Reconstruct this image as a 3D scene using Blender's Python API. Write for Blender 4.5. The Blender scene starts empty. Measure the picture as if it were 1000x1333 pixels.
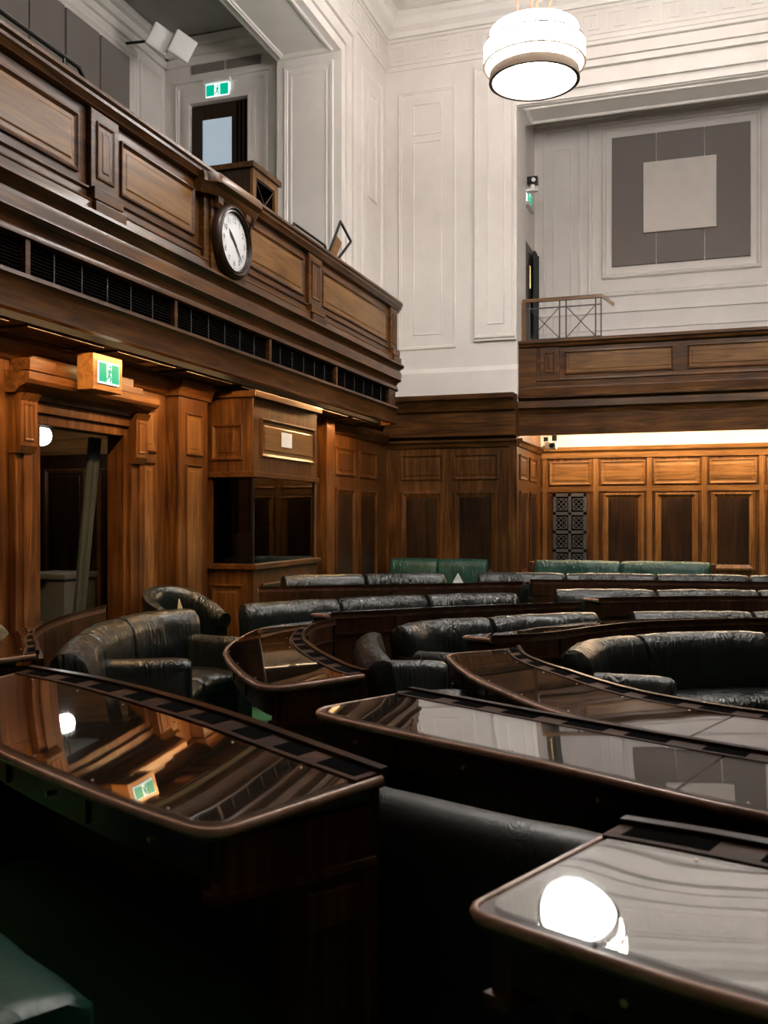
import bpy, bmesh, math, random
from mathutils import Vector, Matrix, noise
random.seed(7)
scene = bpy.context.scene
COL = scene.collection
R = math.radians

# ------------------------------------------------------------------ camera, world, exposure
cam_d = bpy.data.cameras.new('camera')
cam = bpy.data.objects.new('camera', cam_d); COL.objects.link(cam)
cam_d.sensor_fit = 'VERTICAL'; cam_d.sensor_height = 36.0; cam_d.sensor_width = 27.0
cam_d.lens = 1241.0 / 1333.0 * 36.0
cam_d.shift_y = 7.5 / 1333.0
cam.location = (0, 0, 1.6); cam.rotation_euler = (R(90), 0, R(18.7))
cam_d.clip_start = 0.05; cam_d.clip_end = 100
cam_d.dof.use_dof = True; cam_d.dof.focus_distance = 9.0; cam_d.dof.aperture_fstop = 4.5
scene.camera = cam
w = bpy.data.worlds.new('world'); scene.world = w; w.use_nodes = True
w.node_tree.nodes['Background'].inputs[0].default_value = (0.9, 0.93, 1.0, 1)
w.node_tree.nodes['Background'].inputs[1].default_value = 0.0
scene.view_settings.view_transform = 'Standard'; scene.view_settings.look = 'None'
scene.view_settings.gamma = 1.0; scene.view_settings.use_curve_mapping = False
scene.view_settings.exposure = 0.22
LAMP = 30.0          # pendant drum emission
LAMP_POS = [(-1.97, 11.47), (1.4, 11.47), (-1.97, 7.0), (1.4, 7.0)]
STRIP_BACK = 250.0   # strip lights under the far gallery, emission
STRIP = 260.0        # trough strip lights under the left gallery, emission

# ------------------------------------------------------------------ materials
def new_mat(name):
    m = bpy.data.materials.new(name); m.use_nodes = True
    return m, m.node_tree.nodes, m.node_tree.links, m.node_tree.nodes['Principled BSDF']
def plain(name, col, rough=0.5, metal=0.0, coat=0.0, emit=None, es=0.0, bump=0.0, bscale=40):
    m, n, l, p = new_mat(name)
    p.inputs['Base Color'].default_value = (*col, 1); p.inputs['Roughness'].default_value = rough
    p.inputs['Metallic'].default_value = metal; p.inputs['Coat Weight'].default_value = coat
    p.inputs['Coat Roughness'].default_value = 0.08
    if emit: p.inputs['Emission Color'].default_value = (*emit, 1); p.inputs['Emission Strength'].default_value = es
    tc = n.new('ShaderNodeTexCoord'); t = n.new('ShaderNodeTexNoise'); t.inputs['Scale'].default_value = bscale
    t.inputs['Detail'].default_value = 4; l.new(tc.outputs['Object'], t.inputs['Vector'])
    mx = n.new('ShaderNodeMix'); mx.data_type = 'RGBA'
    mx.inputs[6].default_value = (*[c * 0.9 for c in col], 1); mx.inputs[7].default_value = (*[min(1, c * 1.08) for c in col], 1)
    l.new(t.outputs['Fac'], mx.inputs[0]); l.new(mx.outputs[2], p.inputs['Base Color'])
    if bump:
        b = n.new('ShaderNodeBump'); b.inputs['Strength'].default_value = bump; b.inputs['Distance'].default_value = 0.01
        l.new(t.outputs['Fac'], b.inputs['Height']); l.new(b.outputs['Normal'], p.inputs['Normal'])
    return m
def wood(name, dark, mid, light, axis, rough=0.38, coat=0.25, grain=1.0):
    m, n, l, p = new_mat(name)
    tc = n.new('ShaderNodeTexCoord'); mp = n.new('ShaderNodeMapping')
    s = [14 * grain] * 3; s[axis] = 0.9 * grain; mp.inputs['Scale'].default_value = s
    l.new(tc.outputs['Object'], mp.inputs['Vector'])
    t = n.new('ShaderNodeTexNoise'); t.inputs['Scale'].default_value = 1.0; t.inputs['Detail'].default_value = 7
    t.inputs['Roughness'].default_value = 0.62; t.inputs['Distortion'].default_value = 1.2
    l.new(mp.outputs[0], t.inputs['Vector'])
    t2 = n.new('ShaderNodeTexNoise'); t2.inputs['Scale'].default_value = 1.7; t2.inputs['Detail'].default_value = 2
    l.new(tc.outputs['Object'], t2.inputs['Vector'])
    ad = n.new('ShaderNodeMath'); ad.operation = 'MULTIPLY_ADD'; ad.inputs[1].default_value = 0.35; l.new(t2.outputs['Fac'], ad.inputs[0])
    l.new(t.outputs['Fac'], ad.inputs[2])
    sb = n.new('ShaderNodeMath'); sb.operation = 'SUBTRACT'; sb.inputs[1].default_value = 0.175; l.new(ad.outputs[0], sb.inputs[0])
    r = n.new('ShaderNodeValToRGB'); e = r.color_ramp.elements
    e[0].position = 0.30; e[0].color = (*dark, 1); e[1].position = 0.72; e[1].color = (*light, 1)
    k = e.new(0.5); k.color = (*mid, 1)
    l.new(sb.outputs[0], r.inputs['Fac']); l.new(r.outputs['Color'], p.inputs['Base Color'])
    p.inputs['Roughness'].default_value = rough; p.inputs['Specular IOR Level'].default_value = 0.24; p.inputs['Coat Weight'].default_value = coat * 0.45; p.inputs['Coat Roughness'].default_value = 0.15
    b = n.new('ShaderNodeBump'); b.inputs['Strength'].default_value = 0.12; b.inputs['Distance'].default_value = 0.004
    l.new(t.outputs['Fac'], b.inputs['Height']); l.new(b.outputs['Normal'], p.inputs['Normal'])
    return m
def leather(name, col, rough=0.30, crease=0.9):
    m, n, l, p = new_mat(name)
    p.inputs['Roughness'].default_value = rough; p.inputs['Specular IOR Level'].default_value = 0.5
    tc = n.new('ShaderNodeTexCoord'); mp = n.new('ShaderNodeMapping'); mp.inputs['Scale'].default_value = (15, 15, 3.0)
    l.new(tc.outputs['Object'], mp.inputs['Vector'])
    t = n.new('ShaderNodeTexNoise'); t.inputs['Scale'].default_value = 1.0; t.inputs['Detail'].default_value = 2
    t.inputs['Distortion'].default_value = 1.6; l.new(mp.outputs[0], t.inputs['Vector'])
    k = n.new('ShaderNodeTexNoise'); k.inputs['Scale'].default_value = 2.6; k.inputs['Detail'].default_value = 1; l.new(tc.outputs['Object'], k.inputs['Vector'])
    mr = n.new('ShaderNodeMapRange'); mr.inputs[1].default_value = 0.38; mr.inputs[2].default_value = 0.68; mr.inputs[3].default_value = 0.12; mr.inputs[4].default_value = 1.0
    l.new(k.outputs['Fac'], mr.inputs[0])
    mu = n.new('ShaderNodeMath'); mu.operation = 'MULTIPLY'; l.new(t.outputs['Fac'], mu.inputs[0]); l.new(mr.outputs[0], mu.inputs[1])
    b = n.new('ShaderNodeBump'); b.inputs['Strength'].default_value = crease; b.inputs['Distance'].default_value = 0.035
    l.new(mu.outputs[0], b.inputs['Height']); l.new(b.outputs['Normal'], p.inputs['Normal'])
    mx = n.new('ShaderNodeMix'); mx.data_type = 'RGBA'
    mx.inputs[6].default_value = (*[c * 0.75 for c in col], 1); mx.inputs[7].default_value = (*[c * 1.35 for c in col], 1)
    l.new(t.outputs['Fac'], mx.inputs[0]); l.new(mx.outputs[2], p.inputs['Base Color'])
    return m
def glass_mat(name, ior=1.55, tint=(1, 1, 1), rough=0.02, boost=False):
    m, n, l, p = new_mat(name); n.remove(p)
    out = n['Material Output']; tr = n.new('ShaderNodeBsdfTransparent'); tr.inputs[0].default_value = (*tint, 1)
    g = n.new('ShaderNodeBsdfGlossy'); g.inputs['Roughness'].default_value = rough
    fr = n.new('ShaderNodeFresnel'); fr.inputs['IOR'].default_value = ior
    if boost:                        # added reflectance to brighten the reflections, rising smoothly towards grazing angles
        lw = n.new('ShaderNodeLayerWeight'); lw.inputs['Blend'].default_value = 0.5
        pw = n.new('ShaderNodeMath'); pw.operation = 'POWER'; pw.inputs[1].default_value = 2.2; l.new(lw.outputs['Facing'], pw.inputs[0])
        fr = n.new('ShaderNodeMath'); fr.operation = 'MULTIPLY_ADD'; fr.inputs[1].default_value = 0.95; fr.inputs[2].default_value = 0.08; l.new(pw.outputs[0], fr.inputs[0])
    tc = n.new('ShaderNodeTexCoord'); ns = n.new('ShaderNodeTexNoise'); ns.inputs['Scale'].default_value = 2.2; ns.inputs['Detail'].default_value = 1
    bp = n.new('ShaderNodeBump'); bp.inputs['Strength'].default_value = 0.010; bp.inputs['Distance'].default_value = 0.06
    l.new(tc.outputs['Object'], ns.inputs['Vector']); l.new(ns.outputs['Fac'], bp.inputs['Height']); l.new(bp.outputs['Normal'], g.inputs['Normal'])
    mx = n.new('ShaderNodeMixShader'); l.new(fr.outputs[0], mx.inputs[0]); l.new(tr.outputs[0], mx.inputs[1]); l.new(g.outputs[0], mx.inputs[2])
    l.new(mx.outputs[0], out.inputs['Surface']); return m

WD, WM, WL = (0.020, 0.0070, 0.0019), (0.070, 0.026, 0.0058), (0.155, 0.064, 0.0155)
M = {}
M['wood_v'] = wood('panelling_wood_upright_grain', WD, WM, WL, 2)
M['wood_y'] = wood('gallery_wood_grain_along_y', WD, WM, WL, 1)
M['wood_x'] = wood('gallery_wood_grain_along_x', WD, WM, WL, 0)
M['gold_x'] = wood('honey_panel_grain_along_x', (0.065, 0.028, 0.008), (0.14, 0.064, 0.019), (0.23, 0.115, 0.038), 0)
M['gold_y'] = wood('honey_panel_grain_along_y', (0.085, 0.036, 0.009), (0.16, 0.073, 0.019), (0.23, 0.11, 0.032), 1)
M['gold_v'] = wood('honey_panel_upright_grain', (0.065, 0.028, 0.008), (0.14, 0.064, 0.019), (0.23, 0.115, 0.038), 2)
M['walnut'] = wood('dark_walnut_veneer', (0.007, 0.003, 0.0013), (0.019, 0.008, 0.003), (0.042, 0.018, 0.007), 2, grain=0.7)
M['desk'] = wood('dark_desk_wood', (0.006, 0.0022, 0.001), (0.018, 0.0068, 0.0024), (0.045, 0.017, 0.006), 0, rough=0.3)
M['desk'].node_tree.nodes['Principled BSDF'].inputs['Specular IOR Level'].default_value = 0.2
M['desk_end'] = wood('desk_wood_lit_end', (0.018, 0.006, 0.0022), (0.05, 0.018, 0.006), (0.095, 0.036, 0.012), 2, rough=0.4)  # same desk wood made paler: light on the end faces put into colour
M['desk_front'] = wood('desk_wood_lit_front', (0.010, 0.0036, 0.0014), (0.028, 0.0105, 0.0036), (0.06, 0.023, 0.008), 2, rough=0.4)  # desk wood in a midway tone, light on the fronts put into colour
M['desk_top'] = wood('desk_top_wood', (0.028, 0.013, 0.007), (0.07, 0.034, 0.019), (0.13, 0.068, 0.04), 0, rough=0.35, grain=0.8)
M['edge'] = wood('lit_glass_edge_tone', (0.20, 0.105, 0.07), (0.36, 0.21, 0.145), (0.48, 0.31, 0.23), 0, rough=0.25, coat=0.6)  # light caught by the glass edge, put into a pale rim colour
M['soffit'] = wood('soffit_wood', (0.02, 0.008, 0.003), (0.05, 0.019, 0.007), (0.10, 0.04, 0.014), 1)
M['white'] = plain('warm_white_paint', (0.70, 0.655, 0.62), 0.55, bscale=3)
M['white_trim'] = plain('warm_white_moulding', (0.72, 0.675, 0.64), 0.5, bscale=3)
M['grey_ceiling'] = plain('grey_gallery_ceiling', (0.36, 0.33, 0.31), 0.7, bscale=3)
M['pale_wood'] = plain('pale_frieze_paint', (0.46, 0.37, 0.31), 0.6, bscale=4)
M['acoustic'] = plain('grey_acoustic_fabric', (0.19, 0.165, 0.15), 0.9, bump=0.3, bscale=220)
M['pale_board'] = plain('pale_board', (0.62, 0.56, 0.52), 0.6, bscale=5)
M['carpet'] = plain('green_carpet', (0.022, 0.11, 0.042), 0.95, bump=0.5, bscale=300)
M['leather'] = leather('black_green_leather', (0.005, 0.0078, 0.007))
M['leather_green'] = leather('bottle_green_leather', (0.009, 0.052, 0.036), 0.42)
M['leather_seat'] = leather('dark_green_seat_leather', (0.006, 0.042, 0.028), 0.4, 0.3)
M['leather_smooth'] = leather('smooth_black_leather', (0.006, 0.0078, 0.007), 0.42, 0.25)
M['leather_base'] = plain('dark_bench_base', (0.008, 0.010, 0.009), 0.5, bscale=20)
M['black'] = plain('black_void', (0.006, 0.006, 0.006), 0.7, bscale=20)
M['black_metal'] = plain('black_metal', (0.012, 0.012, 0.013), 0.35, 0.6, bscale=30)
M['iron'] = plain('wrought_iron', (0.045, 0.042, 0.040), 0.5, 0.3, bscale=30)
M['grille_iron'] = plain('grey_grille_iron', (0.075, 0.075, 0.08), 0.5, 0.3, bscale=30)
M['vent_metal'] = plain('dark_vent_mesh', (0.010, 0.008, 0.007), 0.7, bscale=30)
M['band'] = plain('bronze_band', (0.11, 0.075, 0.048), 0.6, 0.3, bscale=30)
M['brass'] = plain('brass', (0.55, 0.36, 0.14), 0.3, 1.0, bscale=30)
M['nickel'] = plain('satin_nickel', (0.42, 0.34, 0.26), 0.35, 1.0, bscale=30)
M['copper'] = plain('pink_copper_rod', (0.55, 0.13, 0.075), 0.45, 0.2, bscale=30)
M['lamp'] = plain('opal_lamp_glass', (0.9, 0.88, 0.85), 0.4, emit=(1.0, 0.955, 0.91), es=LAMP, bscale=3)
M['dial'] = plain('clock_dial', (0.72, 0.73, 0.74), 0.4, bscale=6)
M['ink'] = plain('black_ink', (0.008, 0.008, 0.01), 0.5, bscale=30)
M['exit_green'] = plain('lit_exit_green', (0.0, 0.03, 0.018), 0.4, emit=(0.0, 0.50, 0.30), es=0.8, bscale=30)
M['exit_white'] = plain('lit_exit_white', (0.15, 0.17, 0.17), 0.4, emit=(0.80, 1.0, 0.97), es=1.0, bscale=30)
M['glass'] = glass_mat('desk_glass', 1.5, (0.93, 0.95, 0.95), boost=True)
M['booth_glass'] = glass_mat('booth_glass', 1.5, (0.55, 0.55, 0.55))
M['curtain'] = plain('green_curtain', (0.026, 0.036, 0.033), 0.85, bscale=15)
M['grey_box'] = plain('grey_plastic', (0.10, 0.105, 0.11), 0.5, bscale=15)
M['paper'] = plain('white_paper', (0.85, 0.84, 0.80), 0.7, bscale=12)
M['plastic'] = plain('white_plastic', (0.75, 0.74, 0.72), 0.4, bscale=15)
M['pane_lit'] = plain('lit_door_pane', (0.3, 0.35, 0.4), 0.2, emit=(0.55, 0.68, 0.8), es=0.42, bscale=4)
M['bulb'] = plain('lit_globe', (1, 1, 1), 0.4, emit=(1.0, 0.95, 0.88), es=22.0, bscale=4)
M['strip'] = plain('warm_strip_lens', (1, 0.9, 0.7), 0.4, emit=(1.0, 0.60, 0.26), es=STRIP, bscale=4)
M['strip_dim'] = plain('warm_strip_lens_dim', (1, 0.9, 0.7), 0.4, emit=(1.0, 0.60, 0.26), es=STRIP * 0.16, bscale=4)
M['strip_back'] = plain('warm_strip_lens_far', (1, 0.9, 0.7), 0.4, emit=(1.0, 0.72, 0.45), es=STRIP_BACK, bscale=4)

for k_ in ('exit_green', 'exit_white'): M[k_].node_tree.nodes['Principled BSDF'].inputs['Specular IOR Level'].default_value = 0.05
M['vent_metal'].node_tree.nodes['Principled BSDF'].inputs['Specular IOR Level'].default_value = 0.0
M['black'].node_tree.nodes['Principled BSDF'].inputs['Specular IOR Level'].default_value = 0.0
M['ledge'] = wood('ledge_wood', (0.014, 0.005, 0.002), (0.042, 0.016, 0.006), (0.085, 0.036, 0.014), 0, rough=0.55, coat=0.0)
M['ledge'].node_tree.nodes['Principled BSDF'].inputs['Specular IOR Level'].default_value = 0.12

# ------------------------------------------------------------------ mesh helpers
class MB:
    def __init__(s, tf=None): s.v = []; s.f = []; s.tf = tf or (lambda a, b, c: (a, b, c))
    def quadbox(s, x0, x1, y0, y1, z0, z1):
        k = len(s.v)
        for z in (z0, z1):
            for (x, y) in ((x0, y0), (x1, y0), (x1, y1), (x0, y1)): s.v.append(s.tf(x, y, z))
        s.f += [tuple(k + i for i in q) for q in ((0, 3, 2, 1), (4, 5, 6, 7), (0, 1, 5, 4), (1, 2, 6, 5), (2, 3, 7, 6), (3, 0, 4, 7))]
        return s
    box = quadbox
    def loops(s, loops, cap0=True, cap1=True, closed=True):
        k = len(s.v); n = len(loops[0])
        for lp in loops: s.v += [s.tf(*p) for p in lp]
        for i in range(len(loops) - 1):
            for j in range(n if closed else n - 1):
                a = k + i * n + j; b = k + i * n + (j + 1) % n
                s.f.append((a, b, b + n, a + n))
        if cap0: s.f.append(tuple(k + j for j in reversed(range(n))))
        if cap1: s.f.append(tuple(k + (len(loops) - 1) * n + j for j in range(n)))
        return s
    def poly(s, pts): k = len(s.v); s.v += [s.tf(*p) for p in pts]; s.f.append(tuple(range(k, k + len(pts)))); return s
    def tube(s, p, q, r, n=8, r2=None):
        p, q = Vector(p), Vector(q); d = (q - p).normalized(); a = d.orthogonal().normalized(); b = d.cross(a)
        r2 = r if r2 is None else r2
        return s.loops([[tuple(o + (a * math.cos(t) + b * math.sin(t)) * rr) for t in [2 * math.pi * i / n for i in range(n)]] for o, rr in ((p, r), (q, r2))])
    def lathe(s, c, prof, n=48, axis='z'):
        out = []
        for (r, z) in prof:
            lp = []
            for i in range(n):
                t = 2 * math.pi * i / n; a, b = r * math.cos(t), r * math.sin(t)
                lp.append((c[0] + a, c[1] + b, c[2] + z) if axis == 'z' else (c[0] + z, c[1] + a, c[2] + b))
            out.append(lp)
        return s.loops(out, cap0=prof[0][0] < 0.01, cap1=prof[-1][0] < 0.01)
    def build(s, name, mat, parent=None, smooth=None, bevel=0.0, kind=None, label=None):
        me = bpy.data.meshes.new(name); me.from_pydata([tuple(v) for v in s.v], [], s.f)
        bm = bmesh.new(); bm.from_mesh(me); bmesh.ops.recalc_face_normals(bm, faces=bm.faces)
        if bevel: bmesh.ops.bevel(bm, geom=[e for e in bm.edges if len(e.link_faces) == 2 and e.calc_face_angle(0) > 0.6], offset=bevel, segments=2, affect='EDGES', profile=0.6)
        bm.to_mesh(me); bm.free()
        if smooth:
            for p in me.polygons: p.use_smooth = True
            me.set_sharp_from_angle(angle=R(smooth))
        me.materials.append(M[mat] if isinstance(mat, str) else mat)
        o = bpy.data.objects.new(name, me); COL.objects.link(o)
        if parent: o.parent = parent
        if kind: o['kind'] = kind
        if label: o['label'] = label
        return o
def thing(name, label, cat, loc=(0, 0, 0), group=None):
    o = bpy.data.objects.new(name, None); COL.objects.link(o); o.location = loc; o.empty_display_size = 0.1
    o['label'] = label; o['category'] = cat
    if group: o['group'] = group
    return o
def tag(o, label, cat, group=None):
    o['label'] = label; o['category'] = cat
    if group: o['group'] = group
    return o
# local wall frames: (u along the wall, n out of the wall, z up)
def LEFT(x): return lambda u, n, z: (x + n, u, z)          # faces +X
def BACK(y): return lambda u, n, z: (u, y - n, z)          # faces -Y
def SIDE(x): return lambda u, n, z: (x + n, u, z)
def rect(u0, u1, z0, z1, i, n): return [(u0 + i, n, z0 + i), (u1 - i, n, z0 + i), (u1 - i, n, z1 - i), (u0 + i, n, z1 - i)]
def panel(tf, u0, u1, z0, z1, mat, parent, field=None, d=0.022, m=0.045, name='panel', fm=None):
    """moulded frame with a raised or sunk field, its own mesh"""
    lp = [(0, 0), (0, d), (m * 0.35, d * 1.15), (m * 0.7, d * 0.6), (m, d * 0.25)]
    mb = MB(tf); mb.loops([rect(u0, u1, z0, z1, i, n) for i, n in lp], cap0=False, cap1=(field is None))
    o = mb.build(name, mat, parent)
    if field:
        fb = MB(tf); fb.loops([rect(u0, u1, z0, z1, i, n) for i, n in ((m, d * 0.25), (m + 0.03, d * 0.25), (m + 0.045, d * (fm or 0.6)))], cap0=False)
        fb.build('panel_field', field, o)
    return o
def ring(tf, u0, u1, z0, z1, wd, d, mat, parent, name='panel_moulding'):
    lp = [(0, 0), (0, d * 0.6), (wd * 0.3, d), (wd * 0.55, d * 0.55), (wd * 0.75, d * 0.7), (wd, 0)]
    return MB(tf).loops([rect(u0, u1, z0, z1, i, n) for i, n in lp], cap0=False, cap1=False).build(name, mat, parent)
def strip(tf, u0, u1, prof, mat, parent, name, smooth=None):
    """a moulding: profile (n,z) closed loop extruded along u"""
    return MB(tf).loops([[(u, n, z) for n, z in prof] for u in (u0, u1)]).build(name, mat, parent, smooth)

# ------------------------------------------------------------------ room shell
FZ = -0.13
XL, XR, YB, YF, ZC = -5.3, 4.38, 15.8, -1.6, 10.25
OX0, OX1 = -3.0, 2.08              # back gallery opening
RY = 18.2                          # back recess wall
def struct(mb, name, mat, parent=None): 
    o = mb.build(name, mat, parent)
    if parent is None: o['kind'] = 'structure'
    return o
struct(MB().box(-9.2, 8.5, YF - 0.3, 19, FZ - 0.12, FZ), 'floor', 'carpet')
ceil = struct(MB().box(XL - 0.2, XR + 0.2, YF - 0.2, YB + 0.2, ZC, ZC + 0.15), 'ceiling', 'white')
# ceiling coffer rings and cornice
for i, (a, zz) in enumerate(((0.55, 0.10), (1.3, 0.16))):
    MB().loops([[(XL + a + k, YF + a + k, z), (XR - a - k, YF + a + k, z), (XR - a - k, YB - a - k, z), (XL + a + k, YB - a - k, z)] for k, z in ((0, ZC), (0, ZC - zz), (0.16, ZC - zz), (0.2, ZC - zz * 0.4), (0.26, ZC))], False, False).build('ceiling_moulding', 'white_trim', ceil)
MB().loops([[(XL + k, YF + k, z), (XR - k, YF + k, z), (XR - k, YB - k, z), (XL + k, YB - k, z)] for k, z in ((0.0, 9.92), (0.06, 9.92), (0.08, 10.0), (0.18, 10.05), (0.24, 10.14), (0.3, 10.16), (0.3, ZC))], False, False).build('cornice', 'white_trim', ceil)

# --- left wall: wood below the gallery, white plaster above
wl = MB()
wl.box(XL - 0.15, XL, YF, 6.62, FZ, 3.05); wl.box(XL - 0.15, XL, 7.82, YB, FZ, 3.05); wl.box(XL - 0.15, XL, 6.62, 7.82, 2.38, 3.05)
wall_left = struct(wl, 'wall_left', 'wood_v')
TL = LEFT(XL)
# white upper left wall with the gallery opening
OY = 13.55; OZ = 8.72
wu = MB()
wu.box(XL - 1.05, XL, OY, YB, 3.3, ZC); wu.box(XL - 1.05, XL, YF, OY, OZ, ZC); wu.box(XL - 1.05, XL, YF, -0.9, 3.3, OZ)
wall_lu = struct(wu, 'wall_left_upper', 'white')
# architrave round the opening (outer to inner steps)
for a, b, d in ((0.0, 0.14, 0.035), (0.17, 0.36, 0.06), (0.40, 0.52, 0.085), (0.55, 0.62, 0.05)):
    MB(TL).box(OY + a, OY + b, 0, d, 4.0, OZ + a).box(-0.9, OY + b, 0, d, OZ + a, OZ + b).build('architrave', 'white_trim', wall_lu)
ring(TL, OY + 0.95, YB - 0.25, 4.4, 9.0, 0.07, 0.03, 'white_trim', wall_lu)
ring(TL, OY + 1.25, YB - 0.55, 6.9, 8.7, 0.05, 0.02, 'white_trim', wall_lu)
# reveal panel on the jamb (faces -Y) and soffit panel
TJ = BACK(OY)
ring(TJ, XL - 0.93, XL - 0.10, 4.4, OZ - 0.12, 0.07, 0.025, 'white_trim', wall_lu)
ring(TJ, XL - 0.82, XL - 0.21, 4.6, OZ - 0.25, 0.03, 0.012, 'white_trim', wall_lu)
TS = lambda u, n, z: (z, u, OZ - n)
ring(TS, -0.6, OY - 0.08, XL - 0.95, XL - 0.08, 0.08, 0.03, 'white_trim', wall_lu)
# --- Greek key frieze, repeated on left and back walls
def greek_key(tf, u0, u1, z0, h, parent):
    mb = MB(tf); t = h / 9.0; P = h * 1.15; n = int((u1 - u0) / P); d = 0.02
    for k in range(n):
        a = u0 + k * P
        for (x0, x1, y0, y1) in ((0, 1, 0, 9), (1, 7.3, 8, 9), (6.3, 7.3, 2, 8), (3, 6.3, 2, 3), (3, 4, 3, 6), (1, 10.35, 0, 1) if k < n - 1 else (1, 8, 0, 1)):
            mb.box(a + x0 * t, a + x1 * t, 0, d, z0 + y0 * t, z0 + y1 * t)
    mb.build('key_frieze', 'white_trim', parent)
    for zz in (z0 - 0.10, z0 + h + 0.04): MB(tf).box(u0, u1, 0, 0.035, zz, zz + 0.05).build('frieze_fillet', 'white_trim', parent)
greek_key(TL, OY + 0.3, YB - 0.02, 9.46, 0.36, wall_lu)

# --- back wall
wb = MB(); wb.box(XL - 1.05, OX0, YB, YB + 0.8, FZ, 3.55).box(OX1, XR + 0.2, YB, YB + 0.8, FZ, 3.55)
wall_back = struct(wb, 'wall_back', 'wood_v')
wb = MB(); wb.box(XL - 0.0, OX0, YB, YB + 0.8, 3.55, ZC).box(OX1, XR + 0.2, YB, YB + 0.8, 3.55, ZC).box(OX0, OX1, YB, YB + 0.8, 8.46, ZC)
wall_bu = struct(wb, 'wall_back_upper', 'white')
TB = BACK(YB)
greek_key(TB, XL + 0.04, XR - 0.05, 9.46, 0.36, wall_bu)
MB(TB).box(XL, OX0 + 0.02, 0, 0.05, 3.66, 4.08).build('plinth', 'white_trim', wall_bu)
MB(TB).loops([[(u, n, z) for n, z in ((0, 4.08), (0.05, 4.08), (0.02, 4.16), (0, 4.16))] for u in (XL, OX0 + 0.02)]).build('plinth_moulding', 'white_trim', wall_bu)
ring(TB, -5.08, -4.05, 4.5, 8.98, 0.06, 0.03, 'white_trim', wall_bu)
ring(TB, -4.82, -4.3, 4.75, 8.1, 0.03, 0.015, 'white_trim', wall_bu)
ring(TB, -4.82, -4.3, 8.2, 8.75, 0.03, 0.015, 'white_trim', wall_bu)
# raised pilaster with frame beside the opening
MB(TB).box(-3.74, OX0, 0, 0.05, 4.58, 9.3).build('pilaster', 'white', wall_bu)
TB2 = BACK(YB - 0.05)
ring(TB2, -3.72, -3.02, 4.62, 9.2, 0.06, 0.03, 'white_trim', wall_bu); ring(TB2, -3.5, -3.2, 4.85, 8.9, 0.03, 0.015, 'white_trim', wall_bu)
# lintel mouldings over the back opening
for z0, z1, d in ((8.46, 8.56, 0.03), (8.62, 8.86, 0.045), (8.90, 9.0, 0.07), (9.04, 9.22, 0.05), (9.24, 9.30, 0.09)):
    MB(TB2).box(OX0, OX1, 0, d, z0, z1).build('lintel_moulding', 'white_trim', wall_bu)
TLS = lambda u, n, z: (u, z, 8.46 - n)
ring(TLS, OX0 + 0.1, OX1 - 0.1, YB + 0.1, YB + 0.72, 0.06, 0.025, 'white_trim', wall_bu)

# wood lower back wall: panels, cornice, entablature
def wall_panels(tf, us, parent, low_field='walnut', up_field=None, mat='wood_v', bot=0.62):
    for (u0, u1) in us:
        panel(tf, u0, u1, 2.25, 2.68, mat, parent, field=up_field or 'wood_v', m=0.04)
        panel(tf, u0, u1, bot, 2.06, mat, parent, field=low_field, m=0.11, d=0.03, fm=0.3)
def wood_entab(tf, u0, u1, parent, ax='wood_x'):
    strip(tf, u0, u1, [(0, 2.80), (0.03, 2.80), (0.05, 2.86), (0.09, 2.89), (0.09, 2.93), (0, 2.93)], ax, parent, 'picture_rail')
    strip(tf, u0, u1, [(0, 2.93), (0.16, 2.98), (0.16, 3.38), (0.22, 3.40), (0.24, 3.46), (0.30, 3.56), (0.34, 3.58), (0.34, 3.66), (0, 3.66)], ax, parent, 'entablature')
wall_panels(TB, [(-5.05, -4.28), (-4.1, -3.32)], wall_back, mat='wood_v')
wall_panels(TB, [(2.3, 3.1), (3.3, 4.1)], wall_back)
wood_entab(TB, XL, OX0 + 0.0, wall_back); wood_entab(TB, OX1, XR, wall_back)
MB(TB).box(XL, OX0, 0, 0.035, FZ, 0.45).build('dado', 'wood_x', wall_back)
strip(BACK(YB), OX0 - 0.14, OX0, [(0, FZ), (0.03, FZ), (0.03, 2.80), (0, 2.80)], 'wood_v', wall_back, 'corner_post')

# --- recess under and behind the back gallery
wr = MB(); wr.box(OX0 - 0.25, OX1 + 0.25, RY, RY + 0.15, FZ, 2.93); wr.box(OX0 - 0.15, OX0, YB + 0.8, RY, FZ, 3.4).box(OX1, OX1 + 0.15, YB + 0.8, RY, FZ, 3.4)
wall_recess = struct(wr, 'wall_recess', 'wood_v')
TR = BACK(RY)
pu = [(-2.83, -2.06), (-1.87, -1.07), (-0.92, -0.12), (0.05, 0.85), (1.02, 1.82)]
for k, (u0, u1) in enumerate(pu):
    panel(TR, u0, u1, 2.22, 2.66, 'gold_x', wall_recess, field='gold_x', m=0.04)
    if k: panel(TR, u0 + 0.03, u1 - 0.03, 0.66, 2.06, 'gold_v', wall_recess, field='walnut', m=0.10, d=0.035, fm=0.3)
for u in (-2.92, -1.965, -0.995, -0.035, 0.935, 1.95):
    MB(TR).box(u - 0.045, u + 0.045, 0, 0.018, 0.5, 2.72).build('stile', 'gold_v', wall_recess)
MB(TR).box(OX0, OX1, 0, 0.014, 2.09, 2.19).build('rail', 'gold_x', wall_recess)
MB(TR).box(OX0, OX1, 0, 0.03, FZ, 0.52).build('dado', 'gold_x', wall_recess)
strip(TR, OX0, OX1, [(0, 2.72), (0.03, 2.72), (0.04, 2.82), (0.09, 2.86), (0.11, 2.93), (0, 2.93)], 'gold_x', wall_recess, 'picture_rail')
struct(MB(TR).box(OX0, OX1, -0.1, 0, 2.93, 3.4), 'wall_recess_plaster', 'pale_wood')
TRS = LEFT(OX0)
for (u0, u1) in ((15.98, 16.62), (16.95, 17.55)):
    pass
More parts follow.
